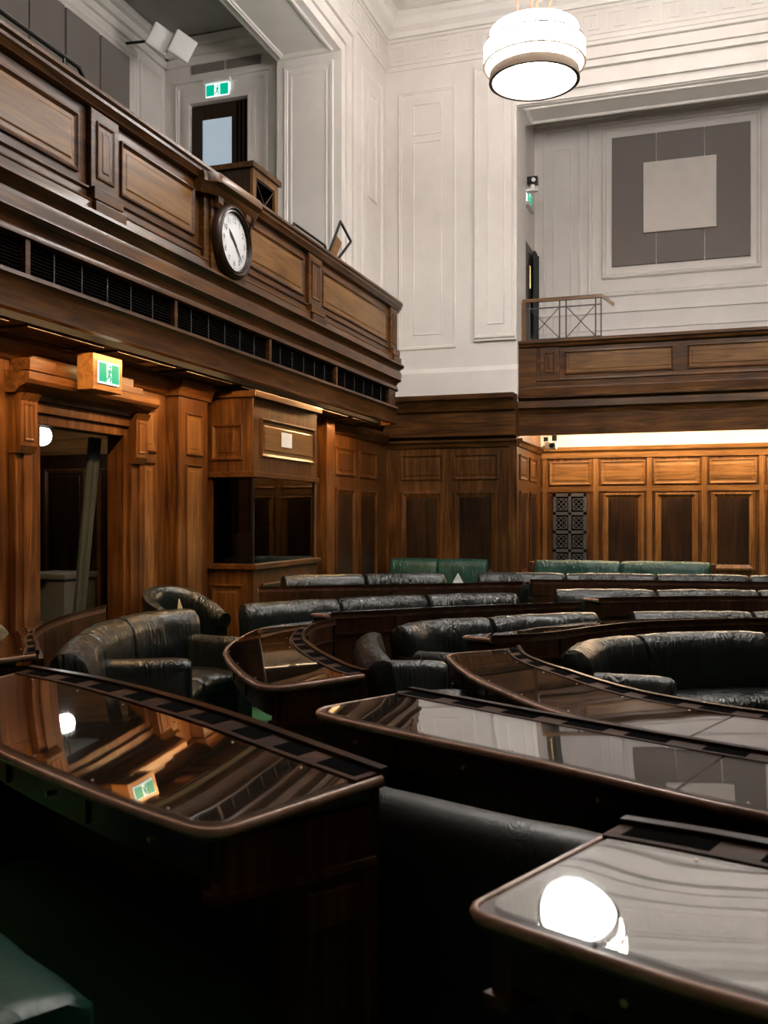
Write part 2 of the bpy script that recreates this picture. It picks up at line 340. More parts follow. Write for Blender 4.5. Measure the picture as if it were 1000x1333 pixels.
for (u0, u1) in ((16.0, 16.7), (16.95, 17.7)):
    panel(TRS, u0, u1, 2.25, 2.68, 'wood_v', wall_back, field='wood_v', m=0.05)
    panel(TRS, u0, u1, 0.62, 2.06, 'wood_v', wall_back, field='walnut', m=0.10, d=0.03, fm=0.3)
strip(TRS, YB, RY, [(0, 2.80), (0.03, 2.80), (0.05, 2.86), (0.09, 2.89), (0.09, 2.93), (0, 2.93)], 'wood_y', wall_back, 'picture_rail')
# wrought-iron grille in the recess panelling
gr = MB(TR).box(-2.76, -2.13, 0.0, 0.012, 0.66, 2.06).build('iron_grille', 'black')
tag(gr, 'black wrought iron ventilation grille let into the honey wood panelling', 'grille')
fr = MB(TR)
for u in (-2.76, -2.475, -2.19): fr.box(u, u + 0.055 if u > -2.5 or u < -2.7 else u + 0.06, 0.012, 0.045, 0.66, 2.06)
for k in range(5):
    z = 2.03 - 0.35 * k; fr.box(-2.76, -2.13, 0.012, 0.045, z - 0.03, z + 0.03)
fr.build('grille_frame', 'grille_iron', gr)
for cx in (-2.61, -2.28):
    for k in range(4):
        cz = 1.855 - 0.35 * k; s = 0.105; mb = MB(TR)
        for d in (-0.5, 0, 0.5):
            for sg in (1, -1):
                a0, a1 = -s * (1 - abs(d)), s * (1 - abs(d))
                q = [(cx + a0 + d * s * 0.9 * 1, cz + sg * a0 - sg * d * s * 0.9), (cx + a1 + d * s * 0.9, cz + sg * a1 - sg * d * s * 0.9)]
                t = 0.011
                mb.loops([[(x - t, 0.018, z), (x + t, 0.018, z), (x + t, 0.036, z), (x - t, 0.036, z)] for x, z in q])
        for e in (-s, s):
            mb.box(cx + e - 0.008, cx + e + 0.008, 0.014, 0.04, cz - s, cz + s); mb.box(cx - s, cx + s, 0.014, 0.04, cz + e - 0.008, cz + e + 0.008)
        mb.build('lattice', 'grille_iron', gr)

# --- upper back gallery room
wg = MB(); wg.box(-3.4, OX1 + 0.4, RY, RY + 0.15, 4.0, 9.6).box(-3.27, -3.12, YB + 0.8, RY, 4.0, 9.6).box(OX1 + 0.12, OX1 + 0.27, YB + 0.8, RY, 4.0, 9.6)
wall_g = struct(wg, 'wall_gallery_back', 'white')
struct(MB().box(-3.3, OX1 + 0.3, YB + 0.8, RY + 0.1, 9.5, 9.6), 'ceiling_gallery_back', 'grey_ceiling')
struct(MB().box(-3.1, OX1 + 0.1, 16.1, RY, 3.4, 4.05), 'floor_gallery_back', 'soffit')
for z0, d in ((9.05, 0.05), (9.2, 0.1), (9.36, 0.18)): MB(TR).box(-3.12, OX1, 0, d, z0, z0 + 0.13).build('cornice', 'white_trim', wall_g)
ring(TR, -2.12, 1.2, 5.72, 9.0, 0.1, 0.035, 'white_trim', wall_g); ring(TR, -1.86, 0.93, 6.05, 8.86, 0.09, 0.05, 'white_trim', wall_g)
ring(TR, -2.95, -2.25, 4.6, 8.98, 0.05, 0.025, 'white_trim', wall_g); ring(TR, -2.78, -2.42, 4.6, 8.6, 0.03, 0.015, 'white_trim', wall_g)
MB(TR).box(-3.1, OX1, 0, 0.03, 5.42, 5.50).build('dado_rail', 'white_trim', wall_g)
MB(TR).box(-3.1, OX1, 0, 0.02, 5.1, 5.13).build('dado_line', 'white_trim', wall_g)
for k, (u0, u1) in enumerate(((-1.67, -0.885), (-0.865, -0.045), (-0.025, 0.74))):
    o = MB(TR).box(u0, u1, 0, 0.05, 6.27, 8.66).build('acoustic_panel', 'acoustic', None, bevel=0.006)
    o.parent = wall_g
o = MB(TR).box(-1.1, 0.17, 0.05, 0.10, 6.83, 8.12).build('pale_board', 'pale_board', None, bevel=0.008); tag(o, 'pale blank square board mounted over grey acoustic panels', 'board')

# ------------------------------------------------------------------ gallery fronts (balconies)
def sweep(path, prof, name, mat, parent, smooth=None, closed=True):
    """path: list of ((x,y),(nx,ny)); prof: closed loop of (n,z)"""
    return MB().loops([[(p[0] + d[0] * n, p[1] + d[1] * n, z) for n, z in prof] for p, d in path]).build(name, mat, parent, smooth)
GX = -4.47
lpath = [((GX, YF + 0.1), (1, 0)), ((GX, 13.74), (1, 0))]
for k in range(1, 9):
    t = R(90) * k / 8; lpath.append(((GX - 0.28 + 0.28 * math.cos(t), 13.74 + 0.28 * math.sin(t)), (math.cos(t), math.sin(t))))
lpath.append(((XL, 14.02), (0, 1)))
gl = thing('balcony', 'long dark wooden gallery front with panels, vents and clock bay over panelled wall', 'balcony', (GX, 7, 3.0))
def under(o, par): 
    o.parent = par; o.matrix_parent_inverse = Matrix.Translation(par.location).inverted(); return o
def gsweep(prof, name, mat): return under(sweep(lpath, prof, name, mat, None, 40), gl)
gsweep([(-0.3, 4.80), (-0.3, 4.885), (0.06, 4.885), (0.10, 4.86), (0.105, 4.83), (0.085, 4.81), (0.085, 4.785), (0.06, 4.76), (0.05, 4.735), (0.02, 4.72), (-0.05, 4.72)], 'handrail', 'wood_y')
gsweep([(-0.25, 4.72), (0.0, 4.72), (0.0, 4.135), (0.02, 4.12), (0.035, 4.115), (0.035, 4.10), (0.015, 4.085), (0.02, 4.03), (0.055, 4.015), (0.065, 4.0), (0.06, 3.99), (0.075, 3.93), (0.12, 3.91), (0.125, 3.885), (0.10, 3.87), (0.05, 3.83), (0.045, 3.81), (0.075, 3.80), (0.085, 3.76), (0.075, 3.70), (0.08, 3.68), (0.03, 3.655), (0.0, 3.60), (0.0, 3.585), (-0.25, 3.585)], 'parapet', 'wood_y')
gsweep([(-0.25, 3.585), (0.02, 3.585), (0.03, 3.57), (0.03, 3.535), (0.0, 3.525), (-0.25, 3.525)], 'vent_rail', 'wood_y')
gsweep([(-0.25, 3.29), (0.0, 3.29), (0.035, 3.28), (0.04, 3.25), (0.02, 3.235), (0.0, 3.20), (0.0, 3.03), (-0.08, 3.03), (-0.08, 3.17), (-0.25, 3.17)], 'fascia', 'wood_y')
under(sweep(lpath[:2], [(-0.25, 3.29), (-0.06, 3.29), (-0.06, 3.525), (-0.25, 3.525)], 'vent_back', 'black', None), gl)
TGL = LEFT(GX)
# vent posts and grilles: fine slats in bays
posts = [-1.5, 0.6, 3.0, 5.47, 7.42, 9.35, 11.3, 13.5]
for a, b in zip(posts[:-1], posts[1:]):
    under(MB(TGL).box(a - 0.025, a + 0.025, -0.07, 0.012, 3.285, 3.53).build('vent_post', 'wood_y'), gl)
    g = MB(TGL)
    for k in range(9):
        z = 3.305 + k * 0.025; g.box(a + 0.025, b - 0.025, -0.055, -0.03, z, z + 0.009)
    gp = under(g.build('vent_grille', 'vent_metal'), gl); gp['kind'] = 'stuff'; nn = 6
    for k in range(1, nn):
        u = a + (b - a) * k / nn; MB(TGL).box(u - 0.006, u + 0.006, -0.03, -0.022, 3.29, 3.525).build('vent_bar', 'iron', gp)
under(MB(TGL).box(13.45, 13.74, -0.07, 0.0, 3.285, 3.53).build('vent_post', 'wood_y'), gl)
# parapet pilasters and panels
def pil(u0, u1, d=0.045):
    o = under(MB(TGL).box(u0, u1, 0, d, 4.12, 4.72).box(u0 - 0.01, u1 + 0.01, 0, d + 0.04, 4.02, 4.115).box(u0 - 0.02, u1 + 0.02, 0, d + 0.06, 3.9, 4.0).build('pilaster', 'wood_y', None, bevel=0.006), gl)
    panel(LEFT(GX + d), u0 + 0.07, u1 - 0.07, 4.2, 4.64, 'wood_v', o, field='wood_v', d=0.012, m=0.03)
for u0, u1 in ((1.0, 1.36), (3.5, 3.86), (6.14, 6.5), (10.33, 10.73), (13.4, 13.7)): pil(u0, u1)
for u0, u1 in ((-1.2, 0.9), (1.5, 3.4), (3.98, 6.03), (6.58, 7.74), (8.86, 10.25), (10.82, 13.32)):
    under(panel(TGL, u0, u1, 4.19, 4.63, 'wood_y', None, field='gold_y', d=0.02, m=0.04), gl)
# clock bay
cb = under(MB(TGL).box(7.84, 7.92, 0, 0.06, 3.9, 4.72).box(7.92, 8.62, 0, 0.09, 3.9, 4.72).box(8.62, 8.72, 0, 0.06, 3.9, 4.72).build('clock_bay', 'wood_y', None, bevel=0.008), gl)
hood = [(0.0, 4.60), (0.13, 4.60), (0.16, 4.63), (0.18, 4.67), (0.23, 4.70), (0.23, 4.75), (0.21, 4.79), (0.0, 4.80)]
under(MB(TGL).loops([[(u, n * k, z) for n, z in hood] for u, k in ((7.74, 0.5), (7.78, 0.55), (7.84, 0.92), (7.87, 1), (8.70, 1), (8.74, 0.92), (8.80, 0.55), (8.86, 0.5))]).build('clock_hood', 'wood_y', None, 30), gl)
for u in (7.99, 8.56): under(MB(TGL).loops([[(u + a, n, z) for n, z in ((0.08, 4.50), (0.12, 4.51), (0.15, 4.55), (0.15, 4.61), (0.08, 4.61))] for a in (-0.05, 0.05)]).build('hood_bracket', 'wood_y', None), gl)
# clock
cc = (GX + 0.09, 8.27, 4.265); CRr = 0.36
clk = thing('wall_clock', 'round white-faced clock in a dark wooden rim on the gallery front', 'clock', cc)
def clk_part(mb, name, mat, smooth=None): o = mb.build(name, mat, None, smooth); o.parent = clk; return o
clk_part(MB().lathe((0, 0, 0), [(CRr, 0), (CRr, 0.04), (CRr - 0.02, 0.075), (CRr - 0.045, 0.085), (CRr - 0.06, 0.07), (CRr - 0.075, 0.075), (CRr - 0.09, 0.05)], 64, 'x'), 'clock_rim', 'walnut', 40)
clk_part(MB().lathe((0, 0, 0), [(CRr - 0.085, 0.03), (CRr - 0.085, 0.045), (0.001, 0.05)], 64, 'x'), 'clock_dial', 'dial')
mb = MB()
for k in range(60):
    t = 2 * math.pi * k / 60; r0, r1 = 0.243, 0.262; wdt = 0.004 if k % 5 else 0.008
    dy, dz = math.sin(t), math.cos(t)
    mb.poly([(0.053, dy * r0 - dz * wdt / 2, dz * r0 + dy * wdt / 2), (0.053, dy * r0 + dz * wdt / 2, dz * r0 - dy * wdt / 2), (0.053, dy * r1 + dz * wdt / 2, dz * r1 - dy * wdt / 2), (0.053, dy * r1 - dz * wdt / 2, dz * r1 + dy * wdt / 2)])
clk_part(mb, 'minute_track', 'ink')
def text_mesh(txt, size):
    cu = bpy.data.curves.new('numeral', 'FONT'); cu.body = txt; cu.size = size; cu.align_x = 'CENTER'; cu.align_y = 'CENTER'
    ob = bpy.data.objects.new('numeral', cu); COL.objects.link(ob); bpy.context.view_layer.update()
    me = bpy.data.meshes.new_from_object(ob); bpy.data.objects.remove(ob); bpy.data.curves.remove(cu); return me
for k in range(1, 13):
    t = 2 * math.pi * k / 12; me = text_mesh(str(k), 0.075)
    me.transform(Matrix.Translation((0.053, math.sin(t) * 0.205, math.cos(t) * 0.205)) @ Matrix(((0, 0, 1, 0), (1, 0, 0, 0), (0, 1, 0, 0), (0, 0, 0, 1))))
    me.materials.append(M['ink']); o = bpy.data.objects.new('numeral', me); COL.objects.link(o); o.parent = clk
def hand(ang, ln, wd, name):
    dy, dz = math.sin(ang), math.cos(ang); mb = MB()
    pts = [(-0.05, -wd * 0.6), (-0.05, wd * 0.6), (ln * 0.6, wd), (ln, 0.002), (ln, -0.002), (ln * 0.6, -wd)]
    mb.loops([[(x, dy * a - dz * b, dz * a + dy * b) for a, b in pts] for x in (0.056, 0.060)]); clk_part(mb, name, 'ink')
hand(R(311), 0.15, 0.014, 'hour_hand'); hand(R(137), 0.225, 0.009, 'minute_hand')

# back gallery front
BY = 15.98
gb = thing('balcony', 'dark wooden gallery front under the far gallery with the iron handrail', 'balcony', (-0.46, BY, 3.0))
TGB = BACK(BY)
def bstrip(prof, name, mat='wood_x'): return under(strip(TGB, OX0, OX1, prof, mat, None, name), gb)
bstrip([(-0.25, 4.46), (-0.25, 4.575), (0.05, 4.575), (0.09, 4.55), (0.09, 4.52), (0.06, 4.50), (0.05, 4.46), (0.02, 4.44), (-0.1, 4.44)], 'handrail')
bstrip([(-0.25, 4.44), (0, 4.44), (0, 3.93), (0.035, 3.92), (0.04, 3.89), (0.02, 3.87), (0.02, 3.80), (0.06, 3.785), (0.07, 3.76), (0.065, 3.66), (0.12, 3.63), (0.12, 3.60), (0.04, 3.565), (0.07, 3.55), (0.08, 3.44), (0.02, 3.41), (0, 3.33), (0, 2.985), (-0.1, 2.985), (-0.25, 3.3)], 'parapet')
bp = under(MB(TGB).box(OX0 + 0.0, OX0 + 0.30, 0, 0.05, 3.62, 4.44).box(OX0 + 0.36, OX0 + 0.68, 0, 0.04, 3.9, 4.44).build('pilaster', 'wood_x', None, bevel=0.006), gb)
panel(BACK(BY - 0.04), OX0 + 0.43, OX0 + 0.61, 4.02, 4.36, 'wood_v', bp, field='wood_v', d=0.012, m=0.03)
for u0, u1 in ((OX0 + 0.76, -0.5), (-0.3, 1.9)): under(panel(TGB, u0, u1, 3.98, 4.37, 'wood_x', None, field='gold_x', d=0.018, m=0.04), gb)

# ------------------------------------------------------------------ upper left gallery
wgl = MB(); wgl.box(-8.65, -8.5, YF, 13.95, 4.0, 9.5)
wall_gl = struct(wgl, 'wall_gallery_left', 'white')
wge = MB(); wge.box(-8.5, -8.04, 13.8, 13.95, 4.0, 9.4).box(-6.95, XL - 1.0, 13.8, 13.95, 4.0, 9.4).box(-8.04, -6.95, 13.8, 13.95, 8.38, 9.4)
wall_ge = struct(wge, 'wall_gallery_end', 'white')
struct(MB().box(-8.6, XL - 1.05, YF, 13.9, 9.4, 9.5), 'ceiling_gallery_left', 'grey_ceiling')
fl = MB()
for k in range(5): fl.box(-8.5, -5.2 - 0.62 * k, YF, 13.8, 3.7 + 0.5 * k, 4.2 + 0.5 * k)
struct(fl, 'floor_gallery_left', 'carpet')
struct(MB().box(-5.3, GX - 0.25, YF, 13.75, 3.62, 3.75), 'floor_gallery_front', 'soffit')
TGW = LEFT(-8.5)
for z0, d in ((9.0, 0.06), (9.13, 0.12), (9.26, 0.2)): MB(TGW).box(YF, 13.8, 0, d, z0, z0 + 0.12).build('cornice', 'white_trim', wall_gl); MB(BACK(13.8)).box(-8.5, XL - 1.05, 0, d, z0, z0 + 0.12).build('cornice', 'white_trim', wall_ge)
ring(TGW, 9.4, 12.95, 5.5, 8.92, 0.12, 0.05, 'white_trim', wall_gl)
ring(TGW, 13.05, 13.7, 5.5, 8.85, 0.05, 0.03, 'white_trim', wall_gl)
for k, (u0, u1) in enumerate(((9.6, 10.38), (10.41, 11.13), (11.17, 11.93), (11.97, 12.7))):
    o = MB(TGW).box(u0, u1, 0, 0.05, 6.2, 8.72).build('acoustic_panel', 'acoustic', None, bevel=0.006)
    o.parent = wall_gl
TGE = BACK(13.8)
ring(TGE, -8.3, -6.62, 4.5, 8.72, 0.08, 0.04, 'white_trim', wall_ge)
for a, d in ((0.0, 0.03), (0.07, 0.05)):
    MB(TGE).box(-8.16 + a, -8.10 + a, 0, d, 6.2, 8.44 - a).box(-6.89 - a, -6.83 - a, 0, d, 6.2, 8.44 - a).box(-8.16 + a, -6.83 - a, 0, d, 8.44 - a, 8.5 - a).build('door_architrave', 'white_trim', wall_ge)
MB(TGE).box(-8.3, -6.6, 0, 0.07, 8.72, 8.78).build('door_cap', 'white_trim', wall_ge)
for u0, u1 in ((-8.0, -7.4), (-7.35, -6.75)): MB(TGE).box(u0, u1, 0, 0.02, 8.86, 8.98 + 0.1).build('vent_panel', 'acoustic', wall_ge)
# gallery door
d1 = MB(TGE).box(-8.03, -7.84, -0.1, -0.06, 6.2, 8.36).box(-7.30, -6.96, -0.1, -0.06, 6.2, 8.36).box(-7.84, -7.30, -0.1, -0.06, 8.12, 8.36).box(-7.84, -7.30, -0.1, -0.06, 6.2, 6.9).build('door_1', 'walnut'); d1['kind'] = 'structure'
MB(TGE).box(-7.84, -7.30, -0.09, -0.075, 6.9, 8.12).build('door_pane', 'pane_lit', d1)
MB(TGE).box(-8.0, -7.92, -0.06, -0.03, 7.05, 7.08).build('door_handle', 'nickel', d1)
cu = MB()
for k in range(16):
    pass
def curtain(name, mat, top, bot, wt, wb_, n=28, amp=0.03, axis='x'):
    """hanging folds from top centre to bottom centre, along the given axis"""
    L = []
    for j in range(13):
        s = j / 12; c = Vector(top).lerp(Vector(bot), s); wdt = wt + (wb_ - wt) * (1 - (1 - s) ** 2)
        f = []; b = []
        for i in range(n + 1):
            q = i / n - 0.5; off = amp * math.sin(i * 1.9 + s * 0.6)
            p = (c.x + q * wdt, c.y + off, c.z) if axis == 'x' else (c.x + off, c.y + q * wdt, c.z)
            p2 = (p[0], p[1] + 0.012, p[2]) if axis == 'x' else (p[0] - 0.012, p[1], p[2])
            f.append(p); b.append(p2)
        L.append(f + b[::-1])
    return MB().loops(L).build(name, mat, None, 60)
o = curtain('door_curtain', 'black', (-7.1, 13.86, 8.34), (-7.1, 13.86, 6.2), 0.3, 0.3, 14, 0.02); tag(o, 'dark curtain drawn aside at the upper gallery door', 'curtain')

def exit_sign(tf, u0, u1, z0, z1, root, d):
    """lit face: green fields either side of a white doorway with a running figure"""
    w_ = u1 - u0; h = z1 - z0
    MB(tf).box(u0, u1, 0, d, z0, z1).build('lit_face', 'exit_white', root)
    MB(tf).box(u0 + 0.03 * w_, u0 + 0.37 * w_, d, d + 0.004, z0 + 0.08 * h, z1 - 0.08 * h).build('green_field', 'exit_green', root)
    MB(tf).box(u0 + 0.63 * w_, u1 - 0.03 * w_, d, d + 0.004, z0 + 0.08 * h, z1 - 0.08 * h).build('green_field', 'exit_green', root)
    c = u0 + 0.5 * w_; f = MB(tf)
    def limb(a, b, t): 
        (x0, y0), (x1, y1) = a, b; L = math.hypot(x1 - x0, y1 - y0); nx, ny = -(y1 - y0) / L * t, (x1 - x0) / L * t
        f.loops([[(c + (x + s * nx) * h, n, z0 + (y + s * ny) * h) for s in (-1, 1)] + [(c + (x + s * nx) * h, d + 0.006, z0 + (y + s * ny) * h) for s in (1, -1)] for n in (d,) for x, y in (a, b)])
    limb((0.0, 0.45), (0.05, 0.68), 0.06); limb((0, 0.45), (0.12, 0.3), 0.035); limb((0.12, 0.3), (0.08, 0.12), 0.03); limb((0, 0.45), (-0.08, 0.28), 0.035); limb((-0.08, 0.28), (-0.2, 0.22), 0.03)
    limb((0.05, 0.66), (0.18, 0.54), 0.025); limb((0.05, 0.66), (-0.1, 0.58), 0.025); limb((0.07, 0.74), (0.08, 0.84), 0.05)
    f.build('running_figure', 'exit_green', root)
es = thing('exit_sign', 'lit green and white exit sign above the upper gallery door', 'exit sign', (0, 0, 0))
exit_sign(TGE, -7.71, -7.29, 8.42, 8.63, es, 0.06); MB(TGE).box(-7.74, -7.26, 0, 0.1, 8.64, 8.70).build('sign_housing', 'plastic', es)
# floodlight speakers in the gallery corner
for k, (px_, py_, pz_) in enumerate(((-7.72, 12.40, 8.74), (-7.42, 12.52, 8.64))):
    sp = thing('speaker', ['white square speaker fixed higher on the gallery corner bracket', 'white square speaker fixed lower on the gallery corner bracket'][k], 'speaker', (px_, py_, pz_), 'square speakers in the gallery corner')
    sp.scale = (0.86, 0.86, 0.86); sp.rotation_mode = 'YXZ'; sp.rotation_euler = (R(20), R(24), R(42))
    b = MB().box(-0.2, 0.2, -0.055, 0.055, -0.2, 0.2).build('speaker_box', 'plastic', sp, bevel=0.03)
    MB().box(-0.15, 0.15, -0.062, -0.054, -0.15, 0.15).build('speaker_front', 'plastic', b)
    MB().tube((0, 0.05, 0.0), (0, 0.22, 0.06), 0.025).build('bracket', 'black_metal', sp)
brk = MB().tube((-8.48, 12.62, 8.9), (-7.83, 12.52, 8.80), 0.022).tube((-7.83, 12.52, 8.80), (-7.52, 12.63, 8.70), 0.022).build('speaker_bracket', 'black_metal'); tag(brk, 'dark metal bracket arms holding the two white speakers', 'bracket')
# wooden bulkhead with lattice window standing in the gallery
bk = thing('gallery_bulkhead', 'wooden bulkhead with a lattice opening rising behind the clock', 'cabinet', (-5.8, 11.35, 4.2))
def bpart(mb, n, m): return under(mb.build(n, m, None, bevel=0.004), bk)
bpart(MB().box(-6.2, -5.53, 11.0, 11.04, 4.0, 6.08).box(-6.2, -6.16, 11.04, 11.75, 4.0, 6.08).box(-6.2, -5.53, 11.71, 11.75, 4.0, 6.08), 'side_panel', 'walnut')
bpart(MB().box(-6.25, -5.46, 10.95, 11.8, 6.08, 6.15), 'top', 'wood_y')
bpart(MB().box(-5.53, -5.49, 11.0, 11.1, 4.2, 6.08).box(-5.53, -5.49, 11.65, 11.75, 4.2, 6.08).box(-5.53, -5.49, 11.1, 11.65, 5.98, 6.08), 'frame', 'gold_v')
lm = MB()
for z in (4.6, 5.15, 5.7):
    lm.tube((-5.51, 11.1, z - 0.27), (-5.51, 11.65, z + 0.27), 0.008, 6).tube((-5.51, 11.65, z - 0.27), (-5.51, 11.1, z + 0.27), 0.008, 6).tube((-5.51, 11.1, z + 0.27), (-5.51, 11.65, z + 0.27), 0.008, 6)
under(lm.build('lattice', 'iron'), bk)
# things on the parapet top
o = MB().tube((GX + 0.02, 1.0, 4.97), (GX + 0.02, 6.02, 4.97), 0.018).tube((GX + 0.02, 6.02, 4.97), (GX + 0.02, 6.12, 4.885), 0.018)
for u in (1.2, 2.8, 4.4, 5.85): o.tube((GX + 0.02, u, 4.885), (GX + 0.02, u, 4.97), 0.012)
tag(o.build('guard_rail', 'black_metal', None, 40), 'low black metal guard rail along the gallery handrail', 'rail')
mr_scale = 1.35
mr = thing('reading_stand', 'open black framed stand tilted upright on the gallery handrail', 'stand', (GX + 0.02, 11.2, 4.885))
def mpart(mb, n, m): o = mb.build(n, m); o.parent = mr; return o
mr.scale = (1, mr_scale, mr_scale); mr.location.y = 11.0
mpart(MB().tube((0, 0, 0.0), (0, 0.3, 0.38), 0.016).tube((0, 0.3, 0.38), (-0.02, 0.62, 0.28), 0.016).tube((-0.02, 0.62, 0.28), (0, 0.25, -0.0 + 0.02), 0.016), 'frame', 'black_metal')
mpart(MB().loops([[(x, 0.05, 0.02), (x, 0.22, 0.24), (x, 0.38, 0.20), (x, 0.22, 0.02)] for x in (-0.02, -0.03)]), 'board', 'gold_y')
mr2 = MB().tube((GX + 0.02, 9.95, 4.95), (GX + 0.02, 10.88, 4.95), 0.016).tube((GX + 0.02, 9.95, 4.95), (GX + 0.02, 9.9, 4.885), 0.016).tube((GX + 0.02, 10.88, 4.95), (GX + 0.02, 10.92, 4.885), 0.016).build('guard_rail', 'black_metal', None, 40)
tag(mr2, 'short black metal rail on the gallery handrail beside the tilted stand', 'rail')

# ------------------------------------------------------------------ back gallery fittings
hr = thing('handrail', 'timber-topped iron handrail with crossed bars standing on the far gallery', 'railing', (-2.3, 16.3, 4.57))
def hp(mb, n, m, s=None): return under(mb.build(n, m, None, s), hr)
HY = 16.25
hp(MB().box(-2.99, -1.66, HY - 0.035, HY + 0.035, 5.28, 5.335).loops([[(-1.66, HY - 0.035, 5.28), (-1.66, HY + 0.035, 5.28), (-1.66, HY + 0.035, 5.335), (-1.66, HY - 0.035, 5.335)], [(-1.47, HY - 0.035, 5.12), (-1.47, HY + 0.035, 5.12), (-1.45, HY + 0.035, 5.17), (-1.45, HY - 0.035, 5.17)]]), 'top_rail', 'gold_x')
hp(MB().box(-3.0, -2.94, HY - 0.03, HY + 0.03, 4.1, 5.28), 'newel', 'gold_v')
for u in (-2.87, -2.36, -2.25, -1.76, -1.67): hp(MB().box(u - 0.011, u + 0.011, HY - 0.011, HY + 0.011, 4.1, 5.28), 'baluster', 'iron')
hp(MB().box(-2.94, -1.67, HY - 0.009, HY + 0.009, 5.16, 5.18), 'bar', 'iron'); hp(MB().box(-2.94, -1.67, HY - 0.009, HY + 0.009, 4.63, 4.65), 'bar', 'iron')
for a, b in ((-2.87, -2.36), (-2.25, -1.76)):
    hp(MB().tube((a, HY, 4.64), (b, HY, 5.17), 0.008, 6), 'cross_bar', 'iron'); hp(MB().tube((b, HY, 4.64), (a, HY, 5.17), 0.008, 6), 'cross_bar', 'iron')
d2 = MB(LEFT(-3.12)).box(17.1, 18.05, 0, 0.03, 4.05, 6.6).build('door_2', 'walnut'); d2['kind'] = 'structure'
o = curtain('gallery_curtain', 'curtain', (-3.03, 17.85, 6.55), (-3.03, 17.85, 4.1), 0.45, 0.45, 12, 0.03, 'y'); tag(o, 'dark green curtain beside the far gallery doorway', 'curtain')
MB(LEFT(-3.12)).tube((17.2, 0.09, 5.75), (17.2, 0.09, 6.15), 0.015).tube((17.2, 0.03, 5.78), (17.2, 0.09, 5.78), 0.01).tube((17.2, 0.03, 6.12), (17.2, 0.09, 6.12), 0.01).build('door_handle', 'brass', d2)
es2 = thing('exit_sign', 'lit exit sign on the side wall of the far gallery, seen edge-on', 'exit sign')
exit_sign(LEFT(-3.12), 17.3, 17.75, 7.36, 7.58, es2, 0.03); MB(LEFT(-3.12)).box(17.2, 17.8, 0, 0.07, 7.28, 7.34).build('sign_housing', 'plastic', es2)
pj = thing('gallery_camera', 'small white and black camera on a bracket at the far gallery opening', 'camera', (-2.93, 16.62, 7.4))
def pp(mb, n, m): o = mb.build(n, m, None, bevel=0.006); o.parent = pj; return o
pp(MB().box(-0.06, 0.14, -0.06, 0.06, -0.10, -0.06), 'shelf', 'plastic'); pp(MB().tube((0.05, 0, -0.06), (0.05, 0, 0.02), 0.04), 'stem', 'plastic')
pp(MB().box(-0.04, 0.14, -0.07, 0.07, 0.02, 0.15), 'camera_body', 'black_metal'); pp(MB().tube((0.08, -0.07, 0.08), (0.08, -0.12, 0.07), 0.035, 14), 'lens', 'plastic')
cv = thing('security_camera', 'white security camera with black head in the corner under the far gallery', 'camera', (-2.72, 17.6, 2.98))
def cp(mb, n, m): o = mb.build(n, m, None, bevel=0.008); o.parent = cv; return o
cp(MB().box(-0.09, 0.11, -0.10, 0.06, -0.12, 0.02), 'camera_body', 'plastic'); cp(MB().tube((0.03, -0.10, -0.05), (0.05, -0.13, -0.06), 0.05, 16), 'lens', 'black_metal')
cp(MB().box(-0.12, -0.04, -0.06, 0.02, 0.02, 0.10), 'camera_head', 'black_metal'); cp(MB().box(0.03, 0.12, -0.06, 0.02, 0.03, 0.14), 'camera_head', 'black_metal'); cp(MB().tube((-0.05, 0.0, -0.05), (-0.27, 0.1, -0.08), 0.02), 'wall_arm', 'plastic')

# ------------------------------------------------------------------ left wall details
def lp_panels(u0, u1, z=(2.26, 2.70), low=(0.3, 2.17), field='gold_v'):
    panel(TL, u0, u1, z[0], z[1], 'wood_v', wall_left, field=field); panel(TL, u0, u1, low[0], low[1], 'wood_v', wall_left, field=field, m=0.05)
for u0, u1 in ((-1.2, -0.5), (0.2, 0.9), (1.6, 2.3), (3.0, 3.7), (4.4, 5.1), (5.35, 5.95)): lp_panels(u0, u1)
lp_panels(8.17, 8.42)
strip(TL, YF, YB, [(0, 2.86), (0.04, 2.88), (0.08, 2.94), (0.12, 3.0), (0.12, 3.05), (0, 3.05)], 'wood_y', wall_left, 'picture_rail')
strip(TL, YF, 6.3, [(0, FZ), (0.03, FZ), (0.03, 0.15), (0, 0.18)], 'wood_y', wall_left, 'skirting'); strip(TL, 8.0, YB, [(0, FZ), (0.03, FZ), (0.03, 0.15), (0, 0.18)], 'wood_y', wall_left, 'skirting')
# pilaster
pl = MB(TL).box(8.62, 9.22, 0, 0.15, FZ, 2.90).build('pilaster', 'wood_v', wall_left, bevel=0.006)
strip(TL, 8.58, 9.26, [(0, 2.86), (0.17, 2.86), (0.18, 2.90), (0.22, 2.97), (0.22, 3.03), (0, 3.03)], 'wood_y', pl, 'capital')
TP = LEFT(XL + 0.15)
panel(TP, 8.76, 9.10, 2.26, 2.70, 'wood_v', pl, field='gold_v', d=0.015, m=0.03); panel(TP, 8.76, 9.10, 0.3, 2.16, 'wood_v', pl, field='gold_v', d=0.015, m=0.03)
for yy in (1.2, 4.0):
    MB(TL).box(yy - 0.3, yy + 0.3, 0, 0.15, FZ, 2.95).build('pilaster', 'wood_v', wall_left, bevel=0.006)
# end wall stretch beyond the booth
MB(TL).box(12.55, 12.85, 0, 0.2, FZ, 3.0).build('pilaster', 'wood_v', wall_left, bevel=0.006)
for u0, u1 in ((13.35, 14.2), (14.4, 15.25)):
    panel(TL, u0, u1, 2.25, 2.68, 'wood_v', wall_left, field='wood_v'); panel(TL, u0, u1, 0.3, 2.06, 'wood_v', wall_left, field='walnut', m=0.1, d=0.03, fm=0.3)
